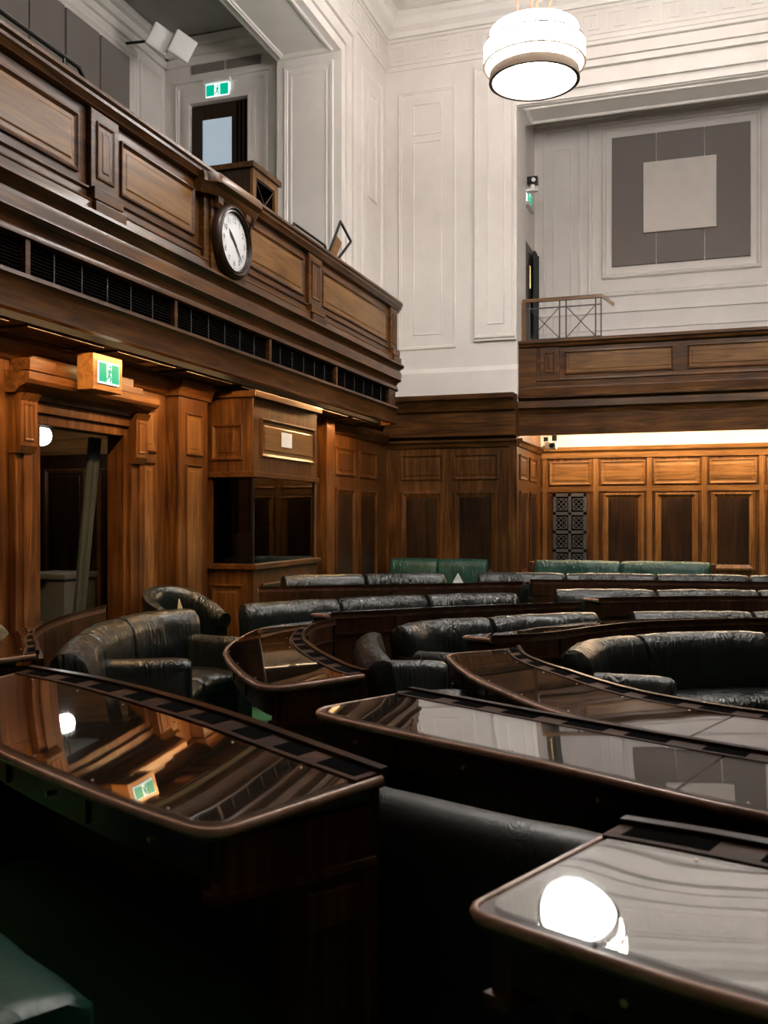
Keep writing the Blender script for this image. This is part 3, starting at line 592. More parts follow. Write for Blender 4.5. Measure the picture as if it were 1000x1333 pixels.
# door surround
ds = MB(TL)
for i, (a, d) in enumerate(((0.0, 0.03), (0.092, 0.06), (0.184, 0.09))):
    ds.box(6.62 - a - 0.09, 6.62 - a, 0, d, FZ, 2.38 + a).box(7.82 + a, 7.82 + a + 0.09, 0, d, FZ, 2.38 + a).box(6.62 - a - 0.09, 7.82 + a + 0.09, 0, d, 2.38 + a, 2.38 + a + 0.09)
arch = ds.build('door_architrave', 'wood_v', wall_left, bevel=0.006)
strip(TL, 6.22, 8.12, [(0, 2.60), (0.10, 2.60), (0.14, 2.64), (0.22, 2.67), (0.24, 2.70), (0.24, 2.76), (0, 2.78)], 'wood_y', arch, 'door_cornice')
MB(TL).box(6.30, 7.95, 0, 0.16, 2.78, 2.84).box(6.4, 7.85, 0, 0.12, 2.84, 2.92).box(6.28, 6.6, 0, 0.2, 2.78, 2.88).build('door_pediment', 'wood_y', arch, bevel=0.006)
for u in (6.36, 7.98):
    MB(TL).loops([[(u + s, n, z) for n, z in ((0, 2.12), (0.10, 2.12), (0.13, 2.18), (0.13, 2.54), (0.17, 2.60), (0, 2.60))] for s in (-0.1, 0.1)]).build('door_bracket', 'wood_v', arch)
    MB(TL).box(u - 0.09, u + 0.09, 0, 0.07, FZ, 2.12).build('door_pilaster', 'wood_v', arch, bevel=0.005)
    panel(LEFT(XL + 0.13), u - 0.06, u + 0.06, 2.22, 2.52, 'wood_v', arch, d=0.008, m=0.02)
# exit sign box on the door head
xs = thing('exit_sign', 'lit exit sign in a wooden box above the curtained doorway', 'exit sign')
MB().box(-5.02, -4.86, 6.77, 7.19, 2.68, 2.985).build('sign_box', 'gold_y', xs, bevel=0.006)
exit_sign(LEFT(-4.86), 6.83, 7.13, 2.74, 2.93, xs, 0.01)
# soffit under the left gallery with panel ribs and downlights
sf = struct(MB().box(XL, GX - 0.30, YF, 13.9, 3.05, 3.12), 'ceiling_soffit_left', 'soffit')
MB().box(GX - 0.30, GX - 0.08, YF, 13.9, 3.12, 3.15).box(GX - 0.302, GX - 0.296, YF, 13.9, 3.045, 3.12).build('trough', 'black', sf)  # black trough; lip added to hide the brightly lit soffit edge
for k in range(13):
    u = -1.0 + 1.15 * k; MB(lambda u, n, z: (z, u, 3.05 - n)).loops([rect(u, u + 0.95, XL + 0.16, GX - 0.34, i, n) for i, n in ((0, 0), (0, 0.02), (0.04, 0.02), (0.06, 0.0))], False, False).build('soffit_moulding', 'walnut', sf)
struct(MB().box(OX0, OX1, YB + 0.42, RY, 3.30, 3.4), 'ceiling_soffit_back', 'white')
for k in range(4):
    y = 4.4 + 2.35 * k
    st = MB().box(GX - 0.115, GX - 0.09, y, y + 2.2, 3.10, 3.125).build('strip_light', 'strip_dim' if k == 2 else 'strip'); tag(st, ['warm strip light tucked behind the gallery fascia before the exit sign box', 'warm strip light tucked behind the gallery fascia between exit sign box and booth', 'warm strip light tucked behind the gallery fascia above the glazed booth', 'warm strip light tucked behind the gallery fascia beyond the glazed booth'][k], 'light', 'strip lights in the gallery trough')
    MB().box(GX - 0.13, GX - 0.085, y, y + 2.2, 3.125, 3.15).build('strip_housing', 'black_metal', st)
for k, y in enumerate((7.75, 10.0)):
    t = thing('soffit_fitting', ['round unlit fitting in the wooden soffit beside the exit sign box', 'round unlit fitting in the wooden soffit above the glazed booth'][k], 'light', (-4.95, y, 3.05))
    MB().lathe((0, 0, 0), [(0.09, 0), (0.09, -0.012), (0.06, -0.012), (0.001, -0.008)], 24).build('bezel', 'nickel', t)
for k in range(3):
    x = OX0 + 0.15 + 1.65 * k
    st = MB().box(x, x + 1.5, 17.48, 17.52, 3.255, 3.28).build('strip_light', 'strip_back'); tag(st, ['warm strip light above the iron grille under the far gallery', 'warm strip light above the middle of the honey panelling', 'warm strip light above the honey panelling far from the iron grille'][k], 'light', 'strip lights under the far gallery')
    MB().box(x, x + 1.5, 17.47, 17.53, 3.28, 3.30).build('strip_housing', 'black_metal', st)

# lobby behind the left doorway
wlb = MB(); wlb.box(-8.2, -8.05, 4.5, 11, FZ, 3.2).box(-8.2, XL - 0.15, 9.0, 9.15, FZ, 3.2).box(-8.2, XL - 0.15, 4.5, 4.65, FZ, 3.2)
wall_lobby = struct(wlb, 'wall_lobby', 'walnut'); struct(MB().box(-8.2, XL - 0.15, 4.5, 9.15, 3.0, 3.1), 'ceiling_lobby', 'white')
MB(BACK(9.0)).box(-8.05, XL - 0.15, 0, 0.05, 2.3, 2.75).build('lobby_header', 'gold_x', wall_lobby)
for u in (-7.8, -7.1, -6.4): panel(BACK(9.0), u, u + 0.55, 0.4, 2.15, 'wood_v', wall_lobby, field='walnut')
gl_ = thing('globe_lamp', 'round white globe lamp glowing in the lobby behind the doorway', 'lamp', (-6.3, 7.93, 2.42))
o = MB().lathe((0, 0, 0), [(0.001, -0.10)] + [(0.10 * math.sin(R(a)), -0.10 * math.cos(R(a))) for a in range(15, 180, 15)] + [(0.001, 0.10)], 24).build('globe', 'bulb', gl_, 60)
MB().tube((0, 0, 0.1), (0, 0, 0.53), 0.012).build('stem', 'brass', gl_)
o = curtain('doorway_curtain', 'curtain', (-5.52, 7.72, 2.36), (-5.55, 7.5, 0.55), 0.17, 0.13, 16, 0.03, 'y'); tag(o, 'grey-green curtain drawn aside and tied in the doorway by the lobby', 'curtain')
gbx = thing('grey_cabinet', 'grey lidded bin standing in the lobby doorway', 'bin', (-6.1, 7.95, FZ))
def gp_(mb, n, m): o = mb.build(n, m, None, bevel=0.015); o.parent = gbx; return o
gp_(MB().box(-0.25, 0.25, -0.25, 0.25, 0, 1.13), 'bin_body', 'grey_box'); gp_(MB().box(-0.27, 0.27, -0.27, 0.27, 1.13, 1.19), 'bin_lid', 'grey_box'); gp_(MB().box(-0.06, 0.06, -0.3, -0.26, 1.1, 1.14), 'bin_latch', 'black_metal')

# Hansard-style glazed booth
BX, B0, B1 = -4.73, 9.48, 11.29
bo = thing('reporting_booth', 'glazed wooden booth with a white notice under the clock gallery', 'booth', (-5.0, 10.4, FZ))
def bb(mb, n, m, bv=0.006): return under(mb.build(n, m, None, bevel=bv), bo)
TBF = LEFT(BX); TBS = BACK(B0)
bb(MB().box(XL, BX, B0, B1, FZ, 1.03), 'lower_body', 'wood_v')
bb(MB().box(XL, BX, B0, B1, 2.10, 2.98), 'upper_body', 'wood_v')
bb(MB().box(XL, BX + 0.05, B0 - 0.05, B1 + 0.03, 1.03, 1.09), 'sill', 'wood_y')
bb(MB().box(XL, BX + 0.03, B0 - 0.03, B1 + 0.02, 2.05, 2.11), 'transom', 'wood_y')
bb(MB().box(XL, BX + 0.06, B0 - 0.06, B1 + 0.04, 2.93, 3.0), 'cornice', 'wood_y')
bb(MB().box(BX - 0.03, BX, B0, B0 + 0.03, 1.09, 2.05), 'corner_mullion', 'black_metal', 0.003)
bb(MB().box(BX - 0.07, BX, B1 - 0.07, B1, 1.09, 2.05), 'post', 'wood_v'); bb(MB().box(XL, XL + 0.07, B0, B0 + 0.05, 1.09, 2.05), 'post', 'wood_v'); bb(MB().box(XL, BX - 0.07, B1 - 0.03, B1, 1.09, 2.05), 'end_wall', 'black')  # end wall in flat black: the booth's unlit interior put into colour
bb(MB().box(XL, XL + 0.02, B0 + 0.05, B1, 1.09, 2.05), 'shade_backing', 'black')  # black sheet added for the dark inside the booth
bb(MB().box(BX - 0.022, BX - 0.016, B0 + 0.03, B1 - 0.07, 1.09, 2.05), 'front_pane', 'booth_glass', 0); bb(MB().box(XL + 0.07, BX - 0.03, B0 + 0.016, B0 + 0.022, 1.09, 2.05), 'side_pane', 'booth_glass', 0)
under(panel(TBF, B0 + 0.18, B1 - 0.1, 2.28, 2.72, 'wood_v', None, field='gold_y'), bo); under(panel(TBS, XL + 0.06, BX - 0.12, 2.24, 2.64, 'wood_v', None, field='wood_v'), bo)
under(panel(TBF, B0 + 0.2, B1 - 0.1, 0.1, 0.86, 'wood_v', None, field='wood_v'), bo); under(panel(TBS, XL + 0.06, BX - 0.12, 0.1, 0.86, 'wood_v', None, field='wood_v'), bo)
o = MB(TBF).box(10.18, 10.47, 0.016, 0.022, 2.43, 2.60).build('paper_notice', 'paper'); tag(o, 'blank white paper notice stuck on the booth panel', 'notice')
o = MB().loops([[(-4.95, 9.98, 1.09), (-4.9, 10.18, 1.09), (-4.87, 10.1, 1.09)], [(-4.91, 10.08, 1.21), (-4.905, 10.09, 1.21), (-4.905, 10.085, 1.21)]]).build('tent_card', 'paper'); tag(o, 'small white folded card on the sill inside the glazed booth', 'card')
mn = MB().box(-5.1, -5.05, 9.75, 10.6, 1.15, 1.42).build('equipment_console', 'grey_box', None, bevel=0.01)
tag(mn, 'dark grey equipment console inside the glazed booth', 'console'); MB().box(-5.2, -5.0, 9.7, 10.65, 1.09, 1.15).build('console_base', 'grey_box', mn)

# ------------------------------------------------------------------ remaining shell (right side and behind the camera)
struct(MB().box(XR, XR + 0.15, YF, YB, FZ, 3.5), 'wall_right', 'wood_v')
wru = struct(MB().box(XR, XR + 1.05, OY, YB, 3.5, ZC).box(XR, XR + 1.05, YF, OY, OZ, ZC).box(XR, XR + 1.05, YF, -0.9, 3.5, OZ), 'wall_right_upper', 'white')
struct(MB().box(XR + 3.2, XR + 3.35, YF, OY + 0.25, 3.5, 9.5).box(XR + 1.0, XR + 3.35, OY + 0.25, OY + 0.4, 3.5, 9.5), 'wall_gallery_right', 'white')
struct(MB().box(XR + 1.05, XR + 3.3, YF, OY + 0.3, 9.4, 9.5), 'ceiling_gallery_right', 'grey_ceiling')
struct(MB().box(XR - 0.6, XR + 3.2, YF, OY + 0.25, 3.55, 3.75), 'floor_gallery_right', 'carpet')
TRW = lambda u, n, z: (XR - n, u, z)
ring(TRW, OY + 0.95, YB - 0.25, 4.4, 9.0, 0.07, 0.03, 'white_trim', wru)
for a, b, d in ((0.0, 0.14, 0.035), (0.17, 0.36, 0.06), (0.40, 0.52, 0.085)):
    MB(TRW).box(OY + a, OY + b, 0, d, 4.0, OZ + b).box(-0.9, OY + a, 0, d, OZ + a, OZ + b).build('architrave', 'white_trim', wru)
gr2 = thing('balcony', 'dark wooden gallery front along the wall opposite the clock', 'balcony', (XR - 0.83, 7, 3.0))
rpath = [((XR - 0.83, YF + 0.1), (-1, 0)), ((XR - 0.83, 13.9), (-1, 0))]
under(sweep(rpath, [(-0.3, 4.72), (-0.3, 4.885), (0.1, 4.885), (0.1, 4.76), (0.0, 4.72)], 'handrail', 'wood_y', None), gr2)
under(sweep(rpath, [(-0.25, 4.72), (0, 4.72), (0, 4.1), (0.06, 4.0), (0.12, 3.9), (0.05, 3.83), (0.08, 3.7), (0.0, 3.6), (0.0, 3.03), (-0.25, 3.03)], 'parapet', 'wood_y', None), gr2)
for u in range(0, 13, 2): under(panel(lambda u_, n, z: (XR - 0.83 - n, u_, z), u + 0.1, u + 1.8, 4.19, 4.63, 'wood_y', None, field='gold_y', d=0.02, m=0.04), gr2)
struct(MB().box(XL - 0.2, XR + 0.2, YF - 0.15, YF, FZ, 3.5), 'wall_front', 'wood_v')
struct(MB().box(XL - 0.2, OX0, YF - 0.8, YF, 3.5, ZC).box(OX1, XR + 0.2, YF - 0.8, YF, 3.5, ZC).box(OX0, OX1, YF - 0.8, YF, 8.46, ZC), 'wall_front_upper', 'white')
struct(MB().box(OX0 - 0.2, OX1 + 0.2, YF - 2.6, YF - 2.45, 3.5, 9.6).box(OX0 - 0.2, OX0, YF - 2.5, YF - 0.8, 3.5, 9.6).box(OX1, OX1 + 0.2, YF - 2.5, YF - 0.8, 3.5, 9.6).box(OX0, OX1, YF - 2.5, YF - 0.8, 9.5, 9.6), 'wall_gallery_front', 'white')
struct(MB().box(OX0, OX1, YF - 2.5, YF, 3.4, 3.5), 'floor_gallery_front_end', 'carpet')
o = MB().box(OX0, OX1, YF, YF + 0.25, 3.5, 4.57).build('balcony', 'wood_x'); tag(o, 'dark wooden gallery front on the wall facing the far gallery', 'balcony')

# ------------------------------------------------------------------ pendant lamps
def pendant(x, y, label):
    zb = 6.86; t = thing('pendant_lamp', label, 'lamp', (x, y, zb), 'tiered drum pendant lamps')
    def p(mb, n, m, s=40): o = mb.build(n, m, None, s); o.parent = t; return o
    r1, r2 = 0.53, 0.605
    p(MB().lathe((0, 0, 0), [(r1 - 0.015, 0.12), (r1 - 0.015, 0.004), (0.001, 0.004)], 64), 'bottom_disc', 'lamp')
    p(MB().lathe((0, 0, 0), [(r1, 0.0), (r1 + 0.008, 0.0), (r1 + 0.008, 0.105), (r1, 0.105), (r1, 0.0)], 64), 'lower_band', 'band')
    p(MB().lathe((0, 0, 0), [(r1, 0.105), (r1, 0.2), (r1 - 0.02, 0.2)], 64), 'lower_drum', 'lamp')
    p(MB().lathe((0, 0, 0), [(r2 - 0.012, 0.2), (r2, 0.2), (r2, 0.415), (r2 - 0.012, 0.415), (r2 - 0.012, 0.2)], 64), 'outer_drum', 'lamp')
    for z in (0.185, 0.413): p(MB().lathe((0, 0, 0), [(r2 - 0.02, z), (r2 + 0.01, z), (r2 + 0.01, z + 0.014), (r2 - 0.02, z + 0.014), (r2 - 0.02, z)], 64), 'rim', 'band')
    p(MB().lathe((0, 0, 0), [(r1 - 0.02, 0.4), (r1, 0.4), (r1, 0.6), (0.001, 0.61)], 64), 'upper_drum', 'lamp')
    p(MB().lathe((0, 0, 0), [(r1, 0.16), (r1 + 0.008, 0.16), (r1 + 0.008, 0.172), (r1, 0.172), (r1, 0.16)], 64), 'rim', 'band')
    p(MB().lathe((0, 0, 0), [(r1 - 0.03, -0.006), (r1 + 0.012, -0.006), (r1 + 0.012, 0.01), (r1 - 0.03, 0.003), (r1 - 0.03, -0.006)], 64), 'bottom_rim', 'band')
    for k in range(6):
        a = R(60 * k + 40); c, s_ = math.cos(a), math.sin(a)
        p(MB().tube((r2 * c, r2 * s_, 0.19), (r2 * c, r2 * s_, 0.42), 0.007, 6), 'seam', 'band'); p(MB().tube((r1 * c, r1 * s_, 0.42), (r1 * c, r1 * s_, 0.6), 0.004, 6), 'seam', 'band')
        p(MB().tube((r1 * c, r1 * s_, 0.1), (r1 * c, r1 * s_, 0.2), 0.004, 6), 'seam', 'band')
    for k in range(4):
        a = R(90 * k + 20); p(MB().tube((0.22 * math.cos(a), 0.22 * math.sin(a), 0.6), (0.06 * math.cos(a), 0.06 * math.sin(a), ZC - zb), 0.012, 8), 'rod', 'copper')
    p(MB().lathe((0, 0, 0), [(0.16, ZC - zb), (0.16, ZC - zb - 0.04), (0.05, ZC - zb - 0.09), (0.001, ZC - zb - 0.09)], 32), 'ceiling_rose', 'band')
pl_lab = ['tiered white drum pendant lamp hanging before the far white pilaster', 'tiered white drum pendant lamp hanging before the far wall towards the wall opposite the clock', 'tiered white drum pendant lamp hanging over the middle benches near the clock', 'tiered white drum pendant lamp hanging over the middle benches towards the wall opposite the clock']
for (x, y), lb in zip(LAMP_POS, pl_lab): pendant(x, y, lb)

# ------------------------------------------------------------------ curves for furniture
def catmull(pts, n):
    P = [Vector(p) for p in pts]; P = [2 * P[0] - P[1]] + P + [2 * P[-1] - P[-2]]; out = []
    for i in range(1, len(P) - 2):
        for k in range(n):
            t = k / n; a, b, c, d = P[i - 1:i + 3]
            out.append(0.5 * ((2 * b) + (c - a) * t + (2 * a - 5 * b + 4 * c - d) * t * t + (3 * b - a - 3 * c + d) * t ** 3))
    out.append(P[-2]); return out
def resample(pts, n):
    L = [0]
    for a, b in zip(pts, pts[1:]): L.append(L[-1] + (b - a).length)
    out = []; j = 0
    for k in range(n + 1):
        s = L[-1] * k / n
        while j < len(L) - 2 and L[j + 1] < s: j += 1
        t = (s - L[j]) / max(1e-9, L[j + 1] - L[j]); out.append(pts[j].lerp(pts[j + 1], t))
    return out, L[-1]

# ------------------------------------------------------------------ desks
def desk(label, outer, inner, zt, panes=3, group='curved glass-topped desks', round_a=0.08, round_b=0.0, trays=True, zi=None, cat='desk', ped=0.45):
    """outer = sitter's edge, inner = ledge edge (plan points, end to end); zt = height of the sitter's edge"""
    N = 48
    O_, Lo = resample(catmull(outer, 10), N); I_, Li = resample(catmull(inner, 10), N)
    zi = zt + 0.04 if zi is None else zi
    c = (O_[N // 2] + I_[N // 2]) / 2
    root = thing('desk', label, cat, (c.x, c.y, FZ), group)
    T = Matrix.Translation((-c.x, -c.y, -FZ))
    def at(u, v):
        f = max(0, min(1, u)) * N; i = min(int(f), N - 1); t = f - i
        return O_[i].lerp(O_[i + 1], t).lerp(I_[i].lerp(I_[i + 1], t), v)
    W = (O_[N // 2] - I_[N // 2]).length; LU = (Lo + Li) / 2
    def zz(v): return zt + (zi - zt) * v
    def put(mb, name, mat, parent=root, smooth=None, bevel=0):
        o = mb.build(name, mat, None, smooth, bevel); o.data.transform(T); o.parent = parent
        return o
    def inset(v, r):      # rounded outer corners
        s = v * W
        return 0 if s >= r or r <= 0 else (r - math.sqrt(max(0, r * r - (r - s) ** 2))) / LU
    def slab(v0, v1, dz0, dz1, u0=0.0, u1=1.0, ra=0.0, rb=0.0, nu=N, grow=0.0):
        vs = [v0] + ([v0 + (v1 - v0) * k for k in (0.015, 0.04, 0.08, 0.14)] if (ra or rb) else []) + [v0 + (v1 - v0) * k for k in (0.5, 1.0)]
        top = []; bot = []
        for v in vs:
            a = u0 + inset(v - v0, ra); b = u1 - inset(v - v0, rb); row = []; rb_ = []
            for k in range(nu + 1):
                p = at(a + (b - a) * k / nu, v); row.append((p.x, p.y, zz(v) + dz1)); rb_.append((p.x, p.y, zz(v) + dz0))
            top.append(row); bot.append(rb_)
        mb = MB(); n = nu + 1; m = len(vs)
        mb.v = [p for r in top for p in r] + [p for r in bot for p in r]; off = n * m
        for i in range(m - 1):
            for j in range(nu):
                a = i * n + j; mb.f += [(a, a + 1, a + n + 1, a + n), (off + a + n, off + a + n + 1, off + a + 1, off + a)]
        edge = [j for j in range(n)] + [i * n + nu for i in range(1, m)] + [(m - 1) * n + j for j in range(nu - 1, -1, -1)] + [i * n for i in range(m - 2, 0, -1)]
        for a, b in zip(edge, edge[1:] + edge[:1]): mb.f.append((a, b, off + b, off + a))
        return mb
    top = put(slab(0, 1, -0.032, 0.0, ra=round_a, rb=round_b), 'desktop', 'desk_top', smooth=30)
    # pale rim painting the glint of the glass along sitter's side and ends
    path = []
    for k in range(7): v = 0.97 * (1 - k / 6) + 0.0; path.append((0 + inset(v, round_a), v))
    if round_a: path += [(inset(v, round_a), v) for v in (0.1, 0.06, 0.03, 0.01)]
    path = sorted(set(path), key=lambda q: -q[1])
    right = sorted(set([(1 - inset(v, round_b), v) for v in [0.97 * k / 6 for k in range(7)] + ([0.01, 0.03, 0.06, 0.1] if round_b else [])]), key=lambda q: q[1])
    a0, b0 = path[-1][0], right[0][0]
    full = path + [(a0 + (b0 - a0) * k / N, 0.0) for k in range(1, N)] + right
    pts = [Vector((at(u, v).x, at(u, v).y, zz(v) - 0.008)) for u, v in full]
    prof = [(0.013 * math.cos(t), 0.015 * math.sin(t)) for t in [2 * math.pi * i / 8 for i in range(8)]]
    loops = []
    for i, p in enumerate(pts):
        d = (pts[min(i + 1, len(pts) - 1)] - pts[max(i - 1, 0)]); d.z = 0
        d = d.normalized() if d.length else Vector((1, 0, 0)); nn = Vector((d.y, -d.x, 0)); loops.append([tuple(p + nn * a + Vector((0, 0, b))) for a, b in prof])
    put(MB().loops(loops), 'glass_edge_glint', 'edge', smooth=60)
    # glass panes
    vg = 0.80
    for k in range(panes):
        u0, u1 = k / panes + (0.006 / LU if k else 0.03 / LU), (k + 1) / panes - (0.006 / LU if k < panes - 1 else 0.03 / LU)
        put(slab(0.045, vg, 0.003, 0.010, u0, u1, round_a * 0.9 if k == 0 else 0, round_b * 0.9 if k == panes - 1 else 0, nu=max(8, N // panes)), 'glass_pane', 'glass', smooth=30)
        m = max(2, int(LU / panes / 0.4))                       # chrome fixing studs along the pane
        for q in range(m):
            for v in (0.06, vg - 0.04):
                p = at(u0 + (u1 - u0) * (q + 0.5) / m, v); put(MB().lathe((p.x, p.y, zz(v) + 0.010), [(0.006, 0), (0.005, 0.003), (0.001, 0.004)], 8), 'stud', 'nickel')
    # ledge with pen trays
    put(slab(vg + 0.02, 1.0, 0.0, 0.012, 0.004, 0.996), 'ledge', 'ledge', smooth=30)
    put(slab(0.965, 1.012, 0.0, 0.026, 0.0, 1.0), 'ledge_lip', 'desk', smooth=30)
    if trays:
        nt = max(2, int(Li / 0.30))
        for k in range(nt):
            u0 = (k + 0.14 + 0.05 * (k % 2)) / nt; u1 = (k + 0.72 + 0.1 * (k % 3 == 0)) / nt
            put(slab(vg + 0.05, 0.955, 0.012, 0.0135, u0, u1, nu=4), 'pen_tray', 'black')  # flat black slips painting the dark inside the tray slots
    # carcass: kneehole apron with drawers, back panel, end pedestals
    def wallstrip(v, th, z0, z1, u0=0.012, u1=0.988, nu=N):
        L = []
        for k in range(nu + 1):
            u = u0 + (u1 - u0) * k / nu; p = at(u, v); q = at(u, v + th / W); L.append([(p.x, p.y, z0), (q.x, q.y, z0), (q.x, q.y, z1(v)), (p.x, p.y, z1(v))])
        return MB().loops(L)
    under_top = lambda v: zz(v) - 0.03
    put(wallstrip(0.93, 0.03, FZ, under_top), 'back_panel', 'desk_front', smooth=30)
    put(wallstrip(0.975, 0.02, FZ, lambda v: FZ + 0.16), 'plinth', 'desk', smooth=30)
    put(wallstrip(0.975, 0.018, zz(1) - 0.17, lambda v: zz(1) - 0.15), 'bead', 'desk_front', smooth=30)
    nb = max(2, int(Li / 0.62))
    for k in range(nb + 1): put(wallstrip(0.965, 0.025, FZ + 0.16, lambda v: zz(1) - 0.03, max(0.012, k / nb - 0.035 / LU), min(0.988, k / nb + 0.035 / LU), 2), 'stile', 'desk_front')
    put(wallstrip(0.09, 0.025, zt - 0.16, under_top), 'apron', 'desk', smooth=30)
    nd = max(2, int(Lo / 0.55))
    for k in range(nd):
        dr = put(wallstrip(0.075, 0.012, zt - 0.145, lambda v: zt - 0.05, (k + 0.12) / nd, (k + 0.88) / nd, 6), 'drawer', 'desk', smooth=30)
        p = at((k + 0.5) / nd, 0.05); q = at((k + 0.5) / nd, 0.085)
        put(MB().tube((p.x, p.y, zt - 0.095), (q.x, q.y, zt - 0.095), 0.009, 10), 'knob', 'brass', dr)
    for u0, u1 in ((0.012, 0.012 + 0.05 / LU), (0.988 - 0.05 / LU, 0.988)):
        def block(va, vb, z0, z1, ua=u0, ub=u1):
            P4 = [at(ua, va), at(ub, va), at(ub, vb), at(ua, vb)]; t = z1
            return MB().loops([[(p.x, p.y, z0) for p in P4], [(p.x, p.y, t) for p in P4]])
        e = block(0.09, 0.94, zt - 0.19, zt - 0.031); e2 = e
        put(e, 'end_panel', 'desk_end', bevel=0.004)
        g = 0.02 / LU
        put(block(0.06, 0.97, zt - 0.215, zt - 0.185, u0 - g * 0.5, u1 + g * 0.5), 'end_moulding', 'desk_end', bevel=0.005)
        put(block(ped, 0.93, FZ, zt - 0.2), 'pedestal', 'desk_front', bevel=0.004)
        put(block(0.56, 0.85, zt - 0.36, zt - 0.25, u0 - g * 0.6, u1 + g * 0.6), 'pedestal_block', 'desk_end', bevel=0.006)
    return root

desk('glass-topped curved desk beside the empty seat, reflecting the green exit sign',
     [(-1.27, 2.29), (-1.73, 2.48), (-2.45, 2.85), (-3.05, 3.24), (-3.55, 3.62)], [(-0.93, 2.77), (-1.23, 2.98), (-1.85, 3.41), (-2.67, 3.86), (-3.31, 4.09)], 0.745, 2, zi=0.81, round_a=0.09)
desk('glass-topped curved desk reflecting the pendant lamp, across the aisle from the empty seat',
     [(-0.50, 2.03), (-0.17, 1.89), (0.12, 1.79), (0.8, 1.62), (1.6, 1.55)], [(-0.20, 2.52), (0.0, 2.48), (0.22, 2.42), (0.81, 2.26), (1.6, 2.15)], 0.745, 2, zi=0.808, round_a=0.05)
desk('long glass-topped desk reflecting the white walls, behind the low bench back',
     [(-1.77, 4.10), (-1.38, 3.88), (-0.59, 3.51), (0.18, 3.11), (0.95, 2.86), (1.7, 2.78)], [(-1.38, 4.50), (-0.98, 4.28), (-0.45, 4.0), (0.21, 3.69), (0.98, 3.42), (1.7, 3.32)], 0.70, 2, round_a=0.12, zi=0.74)
desk('sharply curved glass-topped desk end standing beside the long sofa on green carpet',
     [(-2.16, 4.56), (-2.32, 4.67), (-2.66, 5.09), (-3.07, 5.73), (-3.3, 6.39), (-3.42, 7.02), (-3.28, 7.55)], [(-1.77, 4.93), (-1.94, 5.09), (-2.30, 5.55), (-2.63, 6.07), (-2.82, 6.51), (-2.94, 6.99), (-2.92, 7.38)], 0.70, 2, round_a=0.12, round_b=0.1, zi=0.74, ped=0.12)
desk('glass-topped inner desk with joined panes in front of the wrinkled black sofa',
     [(-1.70, 6.34), (-1.56, 6.0), (-1.35, 5.57), (-1.14, 5.23), (-0.75, 4.7), (-0.40, 4.40), (0.23, 4.09), (0.95, 3.95), (1.7, 3.9)], [(-1.22, 6.50), (-1.10, 6.1), (-0.92, 5.78), (-0.77, 5.58), (-0.42, 5.11), (-0.1, 4.84), (0.3, 4.64), (0.98, 4.5), (1.7, 4.45)], 0.66, 5, round_a=0.1, zi=0.70)
desk('glass-topped curved desk in front of the lobby doorway',
     [(-3.98, 4.3), (-4.18, 4.6), (-4.36, 4.88), (-4.66, 5.5), (-5.0, 6.33), (-5.15, 6.95)], [(-3.66, 4.58), (-3.88, 4.85), (-4.06, 5.05), (-4.41, 5.5), (-4.76, 6.23), (-5.0, 7.15)], 0.77, 2, round_a=0.05, zi=0.81)
desk('dark curved desk directly behind the wrinkled black sofa',
     [(-1.75, 6.95), (-1.45, 7.3), (-1.22, 7.8), (-0.75, 8.4), (0.3, 9.02), (1.4, 9.3)], [(-1.44, 6.64), (-1.08, 6.98), (-0.80, 7.50), (-0.42, 8.0), (0.49, 8.57), (1.5, 8.85)], 0.71, 3, zi=0.74)
desk('dark curved desk between two sofas, ending at the middle aisle',
     [(-3.3, 7.7), (-2.87, 8.2), (-2.43, 8.65), (-1.83, 9.16), (-1.47, 9.44)], [(-2.97, 7.4), (-2.51, 7.83), (-2.08, 8.28), (-1.48, 8.79), (-1.12, 9.07)], 0.755, 2, zi=0.785)
desk('dark straight desk in front of the bench nearest the glazed booth',
     [(-4.5, 9.1), (-3.6, 9.8), (-2.75, 10.37), (-2.15, 10.8)], [(-4.34, 8.82), (-3.38, 9.48), (-2.51, 10.02), (-1.93, 10.47)], 0.845, 2, zi=0.87)
desk('dark desk beyond the middle aisle, second from the far panelled wall',
     [(-1.25, 10.1), (-0.4, 10.57), (0.4, 10.85), (1.5, 11.1)], [(-1.01, 9.64), (-0.15, 10.12), (0.59, 10.37), (1.6, 10.6)], 0.755, 2, zi=0.785)
desk('dark desk beyond the middle aisle, closest to the far panelled wall',
     [(-2.15, 11.88), (-1.0, 12.14), (0.65, 12.33), (1.6, 12.42)], [(-2.02, 11.47), (-0.88, 11.74), (0.7, 11.93), (1.6, 12.02)], 0.80, 2, zi=0.83)

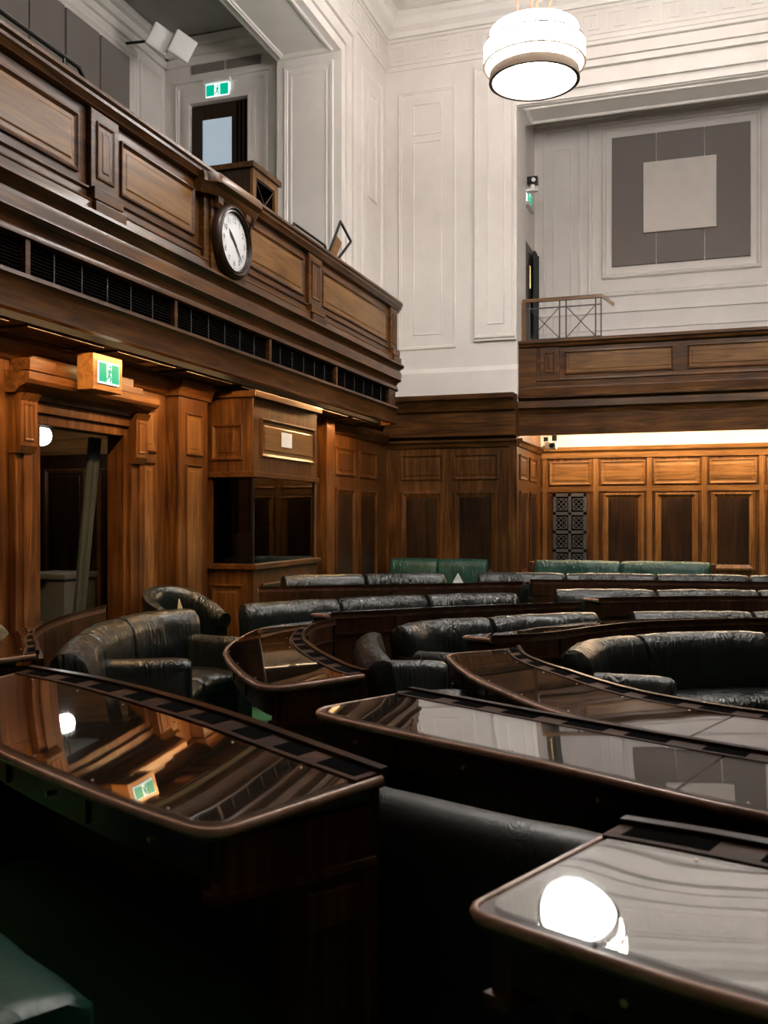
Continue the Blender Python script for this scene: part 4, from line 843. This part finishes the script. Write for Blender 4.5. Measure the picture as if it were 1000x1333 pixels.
# ------------------------------------------------------------------ leather benches
def sofa(label, back, side, ztop, sections=2, depth=0.78, arms=(0.0, 1.0), seat_z=None, mat='leather', base_mat='leather_base', name='leather_bench', group='leather benches', arm_h=0.69, thick=0.2, arm_w=0.17, wood_ends=False, seat=True):
    N = max(24, sections * 12)
    C_, L = resample(catmull(back, 10), N)
    c = C_[N // 2]; root = thing(name, label, 'bench', (c.x, c.y, FZ), group); T = Matrix.Translation((-c.x, -c.y, -FZ))
    nrm = []
    for i in range(N + 1):
        d = (C_[min(i + 1, N)] - C_[max(i - 1, 0)]).normalized(); nrm.append(Vector((-d.y, d.x)) * side)
    sz = seat_z if seat_z is not None else FZ + 0.44
    def fr(u):
        f = max(0, min(1, u)) * N; i = min(int(f), N - 1); t = f - i
        return C_[i].lerp(C_[i + 1], t), nrm[i].lerp(nrm[i + 1], t).normalized()
    def put(mb, nm, mt, smooth=50, bevel=0, parent=root):
        o = mb.build(nm, mt, None, smooth, bevel); o.data.transform(T); o.parent = parent; return o
    def sw(u0, u1, prof, nu, puff=0.012, endshrink=0.03, wr=0.007):
        cx = sum(p[0] for p in prof) / len(prof); cz = sum(p[1] for p in prof) / len(prof); loops = []
        gap = 0.004 / L
        us = [u0 + gap] + [u0 + gap + (u1 - u0 - 2 * gap) * k / nu for k in range(nu + 1)] + [u1 - gap]
        us[1] += 0.02 / L; us[-2] -= 0.02 / L
        for j, u in enumerate(us):
            p, d = fr(u); s = (u - u0) / (u1 - u0); e = 0 if 0 < j < len(us) - 1 else endshrink; lp = []
            bul = puff * (1 - (2 * s - 1) ** 4)
            for n, z in prof:
                dn, dz = n - cx, z - cz; ln = math.hypot(dn, dz) or 1
                w_ = Vector((p.x + d.x * n, p.y + d.y * n, z))
                cr = wr * (noise.noise(Vector((w_.x * 9, w_.y * 9, w_.z * 2.5))) + 0.6 * noise.noise(w_ * 17))
                k = 1 + (bul + cr - e) / ln
                lp.append((p.x + d.x * (cx + dn * k), p.y + d.y * (cx + dn * k), cz + dz * k))
            loops.append(lp)
        return MB().loops(loops)
    bprof = [(0.05, sz - 0.1), (0.02, (sz + ztop) / 2), (0.0, ztop - 0.1), (0.015, ztop - 0.04), (0.05, ztop - 0.008), (0.10, ztop), (0.15, ztop - 0.012), (thick, ztop - 0.06), (thick + 0.02, ztop - 0.13), (thick + 0.03, (sz + ztop) / 2), (thick + 0.05, sz + 0.02), (thick + 0.02, sz - 0.1)]
    for k in range(sections): put(sw(k / sections, (k + 1) / sections, bprof, 18), 'back_cushion', mat)
    if seat:
        f0 = thick + 0.03; sp = [(f0, sz - 0.14), (f0, sz - 0.02), (f0 + 0.05, sz), (depth * 0.7, sz + 0.012), (depth - 0.05, sz - 0.002), (depth, sz - 0.04), (depth + 0.005, sz - 0.1), (depth - 0.02, sz - 0.14)]
        for k in range(sections): put(sw(k / sections, (k + 1) / sections, sp, 10, 0.008, 0.02, 0.006), 'seat_cushion', mat)
        put(sw(0.004, 0.996, [(0.06, FZ), (0.06, sz - 0.12), (depth - 0.03, sz - 0.13), (depth - 0.03, sz - 0.2), (depth - 0.07, FZ)], N, 0, 0, 0), 'base', base_mat, 30)
    else: put(sw(0.004, 0.996, [(0.05, FZ), (0.05, sz - 0.12), (thick, sz - 0.12), (thick, FZ)], N, 0, 0, 0), 'base', base_mat, 30)
    for u in arms:
        p, d = fr(u); t = Vector((d.y, -d.x)) * side            # along the curve
        sgn = 1 if u < 0.5 else -1
        q = p + t * (arm_w * 0.5 * sgn * (1 if u in (0.0, 1.0) else 0)); az = FZ + arm_h; h = arm_w / 2
        cs = [(-h, FZ + 0.05), (-h - 0.004, az - 0.05), (-h + 0.03, az - 0.006), (0, az + 0.006), (h - 0.03, az - 0.006), (h + 0.004, az - 0.05), (h, FZ + 0.05)]
        loops = []
        for nn, sh, dz in ((0.10, 0, 0), (depth * 0.5, 0, 0.0), (depth - 0.09, 0, 0.004), (depth - 0.01, 0.02, -0.005), (depth + 0.02, 0.12, -0.03)):
            loops.append([(q.x + d.x * nn + t.x * a * (1 - sh), q.y + d.y * nn + t.y * a * (1 - sh), (z if z < sz - 0.2 else z + dz)) for a, z in cs])
        put(MB().loops(loops), 'arm', mat, 45)
    if wood_ends:
        for u, sg in ((0.0, -1), (1.0, 1)):
            p, d = fr(u); t = (fr(1.0)[0] - fr(0.0)[0]).normalized() * sg
            L4 = [p + d * a + t * b for a, b in ((-0.03, 0.005), (0.3, 0.005), (0.3, 0.075), (-0.03, 0.075))]
            put(MB().loops([[(v.x, v.y, z) for v in L4] for z in (FZ, ztop - 0.02)]), 'wood_end', 'wood_v', None, 0.01)
    return root

sofa('long curved black leather bench with two arms beside the sharply curved desk', [(-3.62, 4.62), (-3.95, 5.18), (-4.33, 5.93), (-4.55, 6.75), (-4.40, 7.45)], -1, 0.80, 3, arms=(0.40, 1.0), depth=0.78, arm_h=0.72, arm_w=0.2, seat_z=0.33)
sofa('small black leather bench tucked between the sharply curved desk and the inner desk', [(-1.88, 5.25), (-2.12, 5.72), (-2.33, 6.25), (-2.42, 6.62)], -1, 0.76, 1, arms=(0.0, 1.0), depth=0.62, thick=0.16)
sofa('wrinkled black leather bench facing the inner glass-topped desk', [(-0.94, 6.45), (-0.84, 7.1), (-0.35, 7.70), (0.47, 8.10), (1.5, 8.35)], -1, 0.71, 3, arms=(0.0,), depth=0.72)
sofa('black leather bench ending in a square arm, beside the middle aisle', [(-2.37, 7.1), (-2.19, 7.65), (-1.45, 8.42), (-1.0, 8.78)], -1, 0.75, 2, arms=(0.0,), depth=0.62)
sofa('black leather bench directly behind the desk that backs the wrinkled sofa', [(-0.72, 9.45), (0.57, 9.9), (1.5, 10.1)], -1, 0.70, 2, arms=(), depth=0.55)
sofa('long black leather bench in front of the booth, second from it', [(-4.2, 8.08), (-3.2, 9.33), (-2.0, 10.25)], -1, 0.79, 3, arms=(), depth=0.6)
sofa('black leather bench nearest the glazed booth', [(-4.55, 9.78), (-3.8, 10.36), (-2.95, 10.87)], -1, 0.95, 2, arms=(), depth=0.45)
sofa('black leather bench beyond the aisle, facing the second desk from the far wall', [(-1.65, 10.86), (-0.4, 11.22), (0.65, 11.5), (1.6, 11.72)], -1, 0.79, 3, arms=(), depth=0.5)
sofa('black leather bench facing the desk closest to the far wall', [(-2.86, 12.32), (-0.6, 12.66), (0.0, 12.75), (1.6, 13.0)], -1, 0.88, 4, arms=(), depth=0.42)
sofa('bottle green leather bench against the dark back panelling', [(-5.15, 15.70), (-4.2, 15.70), (-3.45, 15.70)], -1, 0.90, 2, arms=(), depth=0.6, mat='leather_green')
sofa('bottle green leather bench with wooden ends under the far gallery', [(-2.8, 16.5), (-1.3, 16.5), (0.07, 16.5)], -1, 0.87, 2, arms=(), depth=0.6, mat='leather_green', wood_ends=True)
sofa('low black leather bench back behind the aisle, in front of the long desk', [(-1.5, 3.24), (-1.05, 3.02), (-0.4, 2.80), (0.3, 2.68), (1.0, 2.6)], 1, 0.65, 1, arms=(), depth=0.42, seat_z=0.2, thick=0.13, mat='leather_smooth')
sofa('green leather seat in front of the desk reflecting the exit sign', [(-1.70, 1.38), (-2.2, 1.63), (-2.9, 2.02)], -1, 0.80, 2, arms=(), depth=0.66, mat='leather_seat', seat_z=0.45)

# ------------------------------------------------------------------ tub armchairs
def tub(x, y, rz, label, w_=0.64):
    t = thing('tub_armchair', label, 'armchair', (x, y, FZ), 'leather tub armchairs'); t.rotation_euler = (0, 0, rz)
    def p(mb, n, m, s=50, bv=0): o = mb.build(n, m, None, s, bv); o.parent = t; return o
    k = w_ / 0.72
    loops = []
    for i in range(25):                                     # horseshoe back: arms sweep down to the front
        a = R(-30 + 240 * i / 24); s = math.sin(max(0, min(math.pi, a)))
        f = (i / 12 - 1); h = 1.07 - 0.27 * min(1, abs(f)) ** 2.2
        cx, cy = 0.33 * k * math.cos(a), 0.30 * k * math.sin(a)
        if i < 4: cy -= 0.035 * (4 - i)
        if i > 20: cy -= 0.035 * (i - 20)
        dx, dy = math.cos(a), math.sin(a)
        loops.append([(cx + dx * n, cy + dy * n, z) for n, z in ((-0.05, 0.12), (0.05, 0.12), (0.07, h - 0.14), (0.085, h - 0.07), (0.07, h - 0.015), (0.02, h), (-0.03, h - 0.02), (-0.055, h - 0.07), (-0.06, h - 0.14))])
    p(MB().loops(loops), 'tub_back', 'leather_green' if False else 'leather')
    p(MB().lathe((0, 0.0, 0), [(0.28 * k, 0.3), (0.31 * k, 0.34), (0.31 * k, 0.46), (0.27 * k, 0.50), (0.001, 0.515)], 32), 'seat_cushion', 'leather')
    p(MB().lathe((0, 0.0, 0), [(0.28 * k, 0.1), (0.30 * k, 0.3)], 32), 'base', 'leather')
    for sx in (-1, 1):
        for sy in (-0.2, 0.24): p(MB().tube((sx * 0.22, sy, 0), (sx * 0.22, sy, 0.12), 0.02, 10, 0.03), 'leg', 'desk')
        p(MB().tube((sx * 0.31 * k, -0.36 * k, 0.74), (sx * 0.31 * k, -0.22 * k, 0.76), 0.075, 16), 'arm_scroll', 'leather')
    return t
tub(-4.78, 8.04, R(70), 'black leather tub armchair with a white card, beside the booth')
tub(-4.96, 5.38, R(60), 'black leather tub armchair half hidden by the desk at the doorway', 0.54)
o = MB().loops([[(-4.64, 7.73, 0.70), (-4.53, 7.69, 0.70), (-4.57, 7.76, 0.70)], [(-4.622, 7.735, 0.85), (-4.612, 7.735, 0.85), (-4.617, 7.74, 0.85)]]).build('tent_card', 'paper'); tag(o, 'white folded card leaning on the tub armchair', 'card')
o = MB().loops([[(-2.61, 9.985, 0.882), (-2.49, 10.06, 0.882), (-2.56, 10.05, 0.882)], [(-2.553, 10.03, 1.0), (-2.547, 10.035, 1.0), (-2.55, 10.035, 1.0)]]).build('tent_card', 'paper'); tag(o, 'white folded card standing on the ledge of the straight desk', 'card')
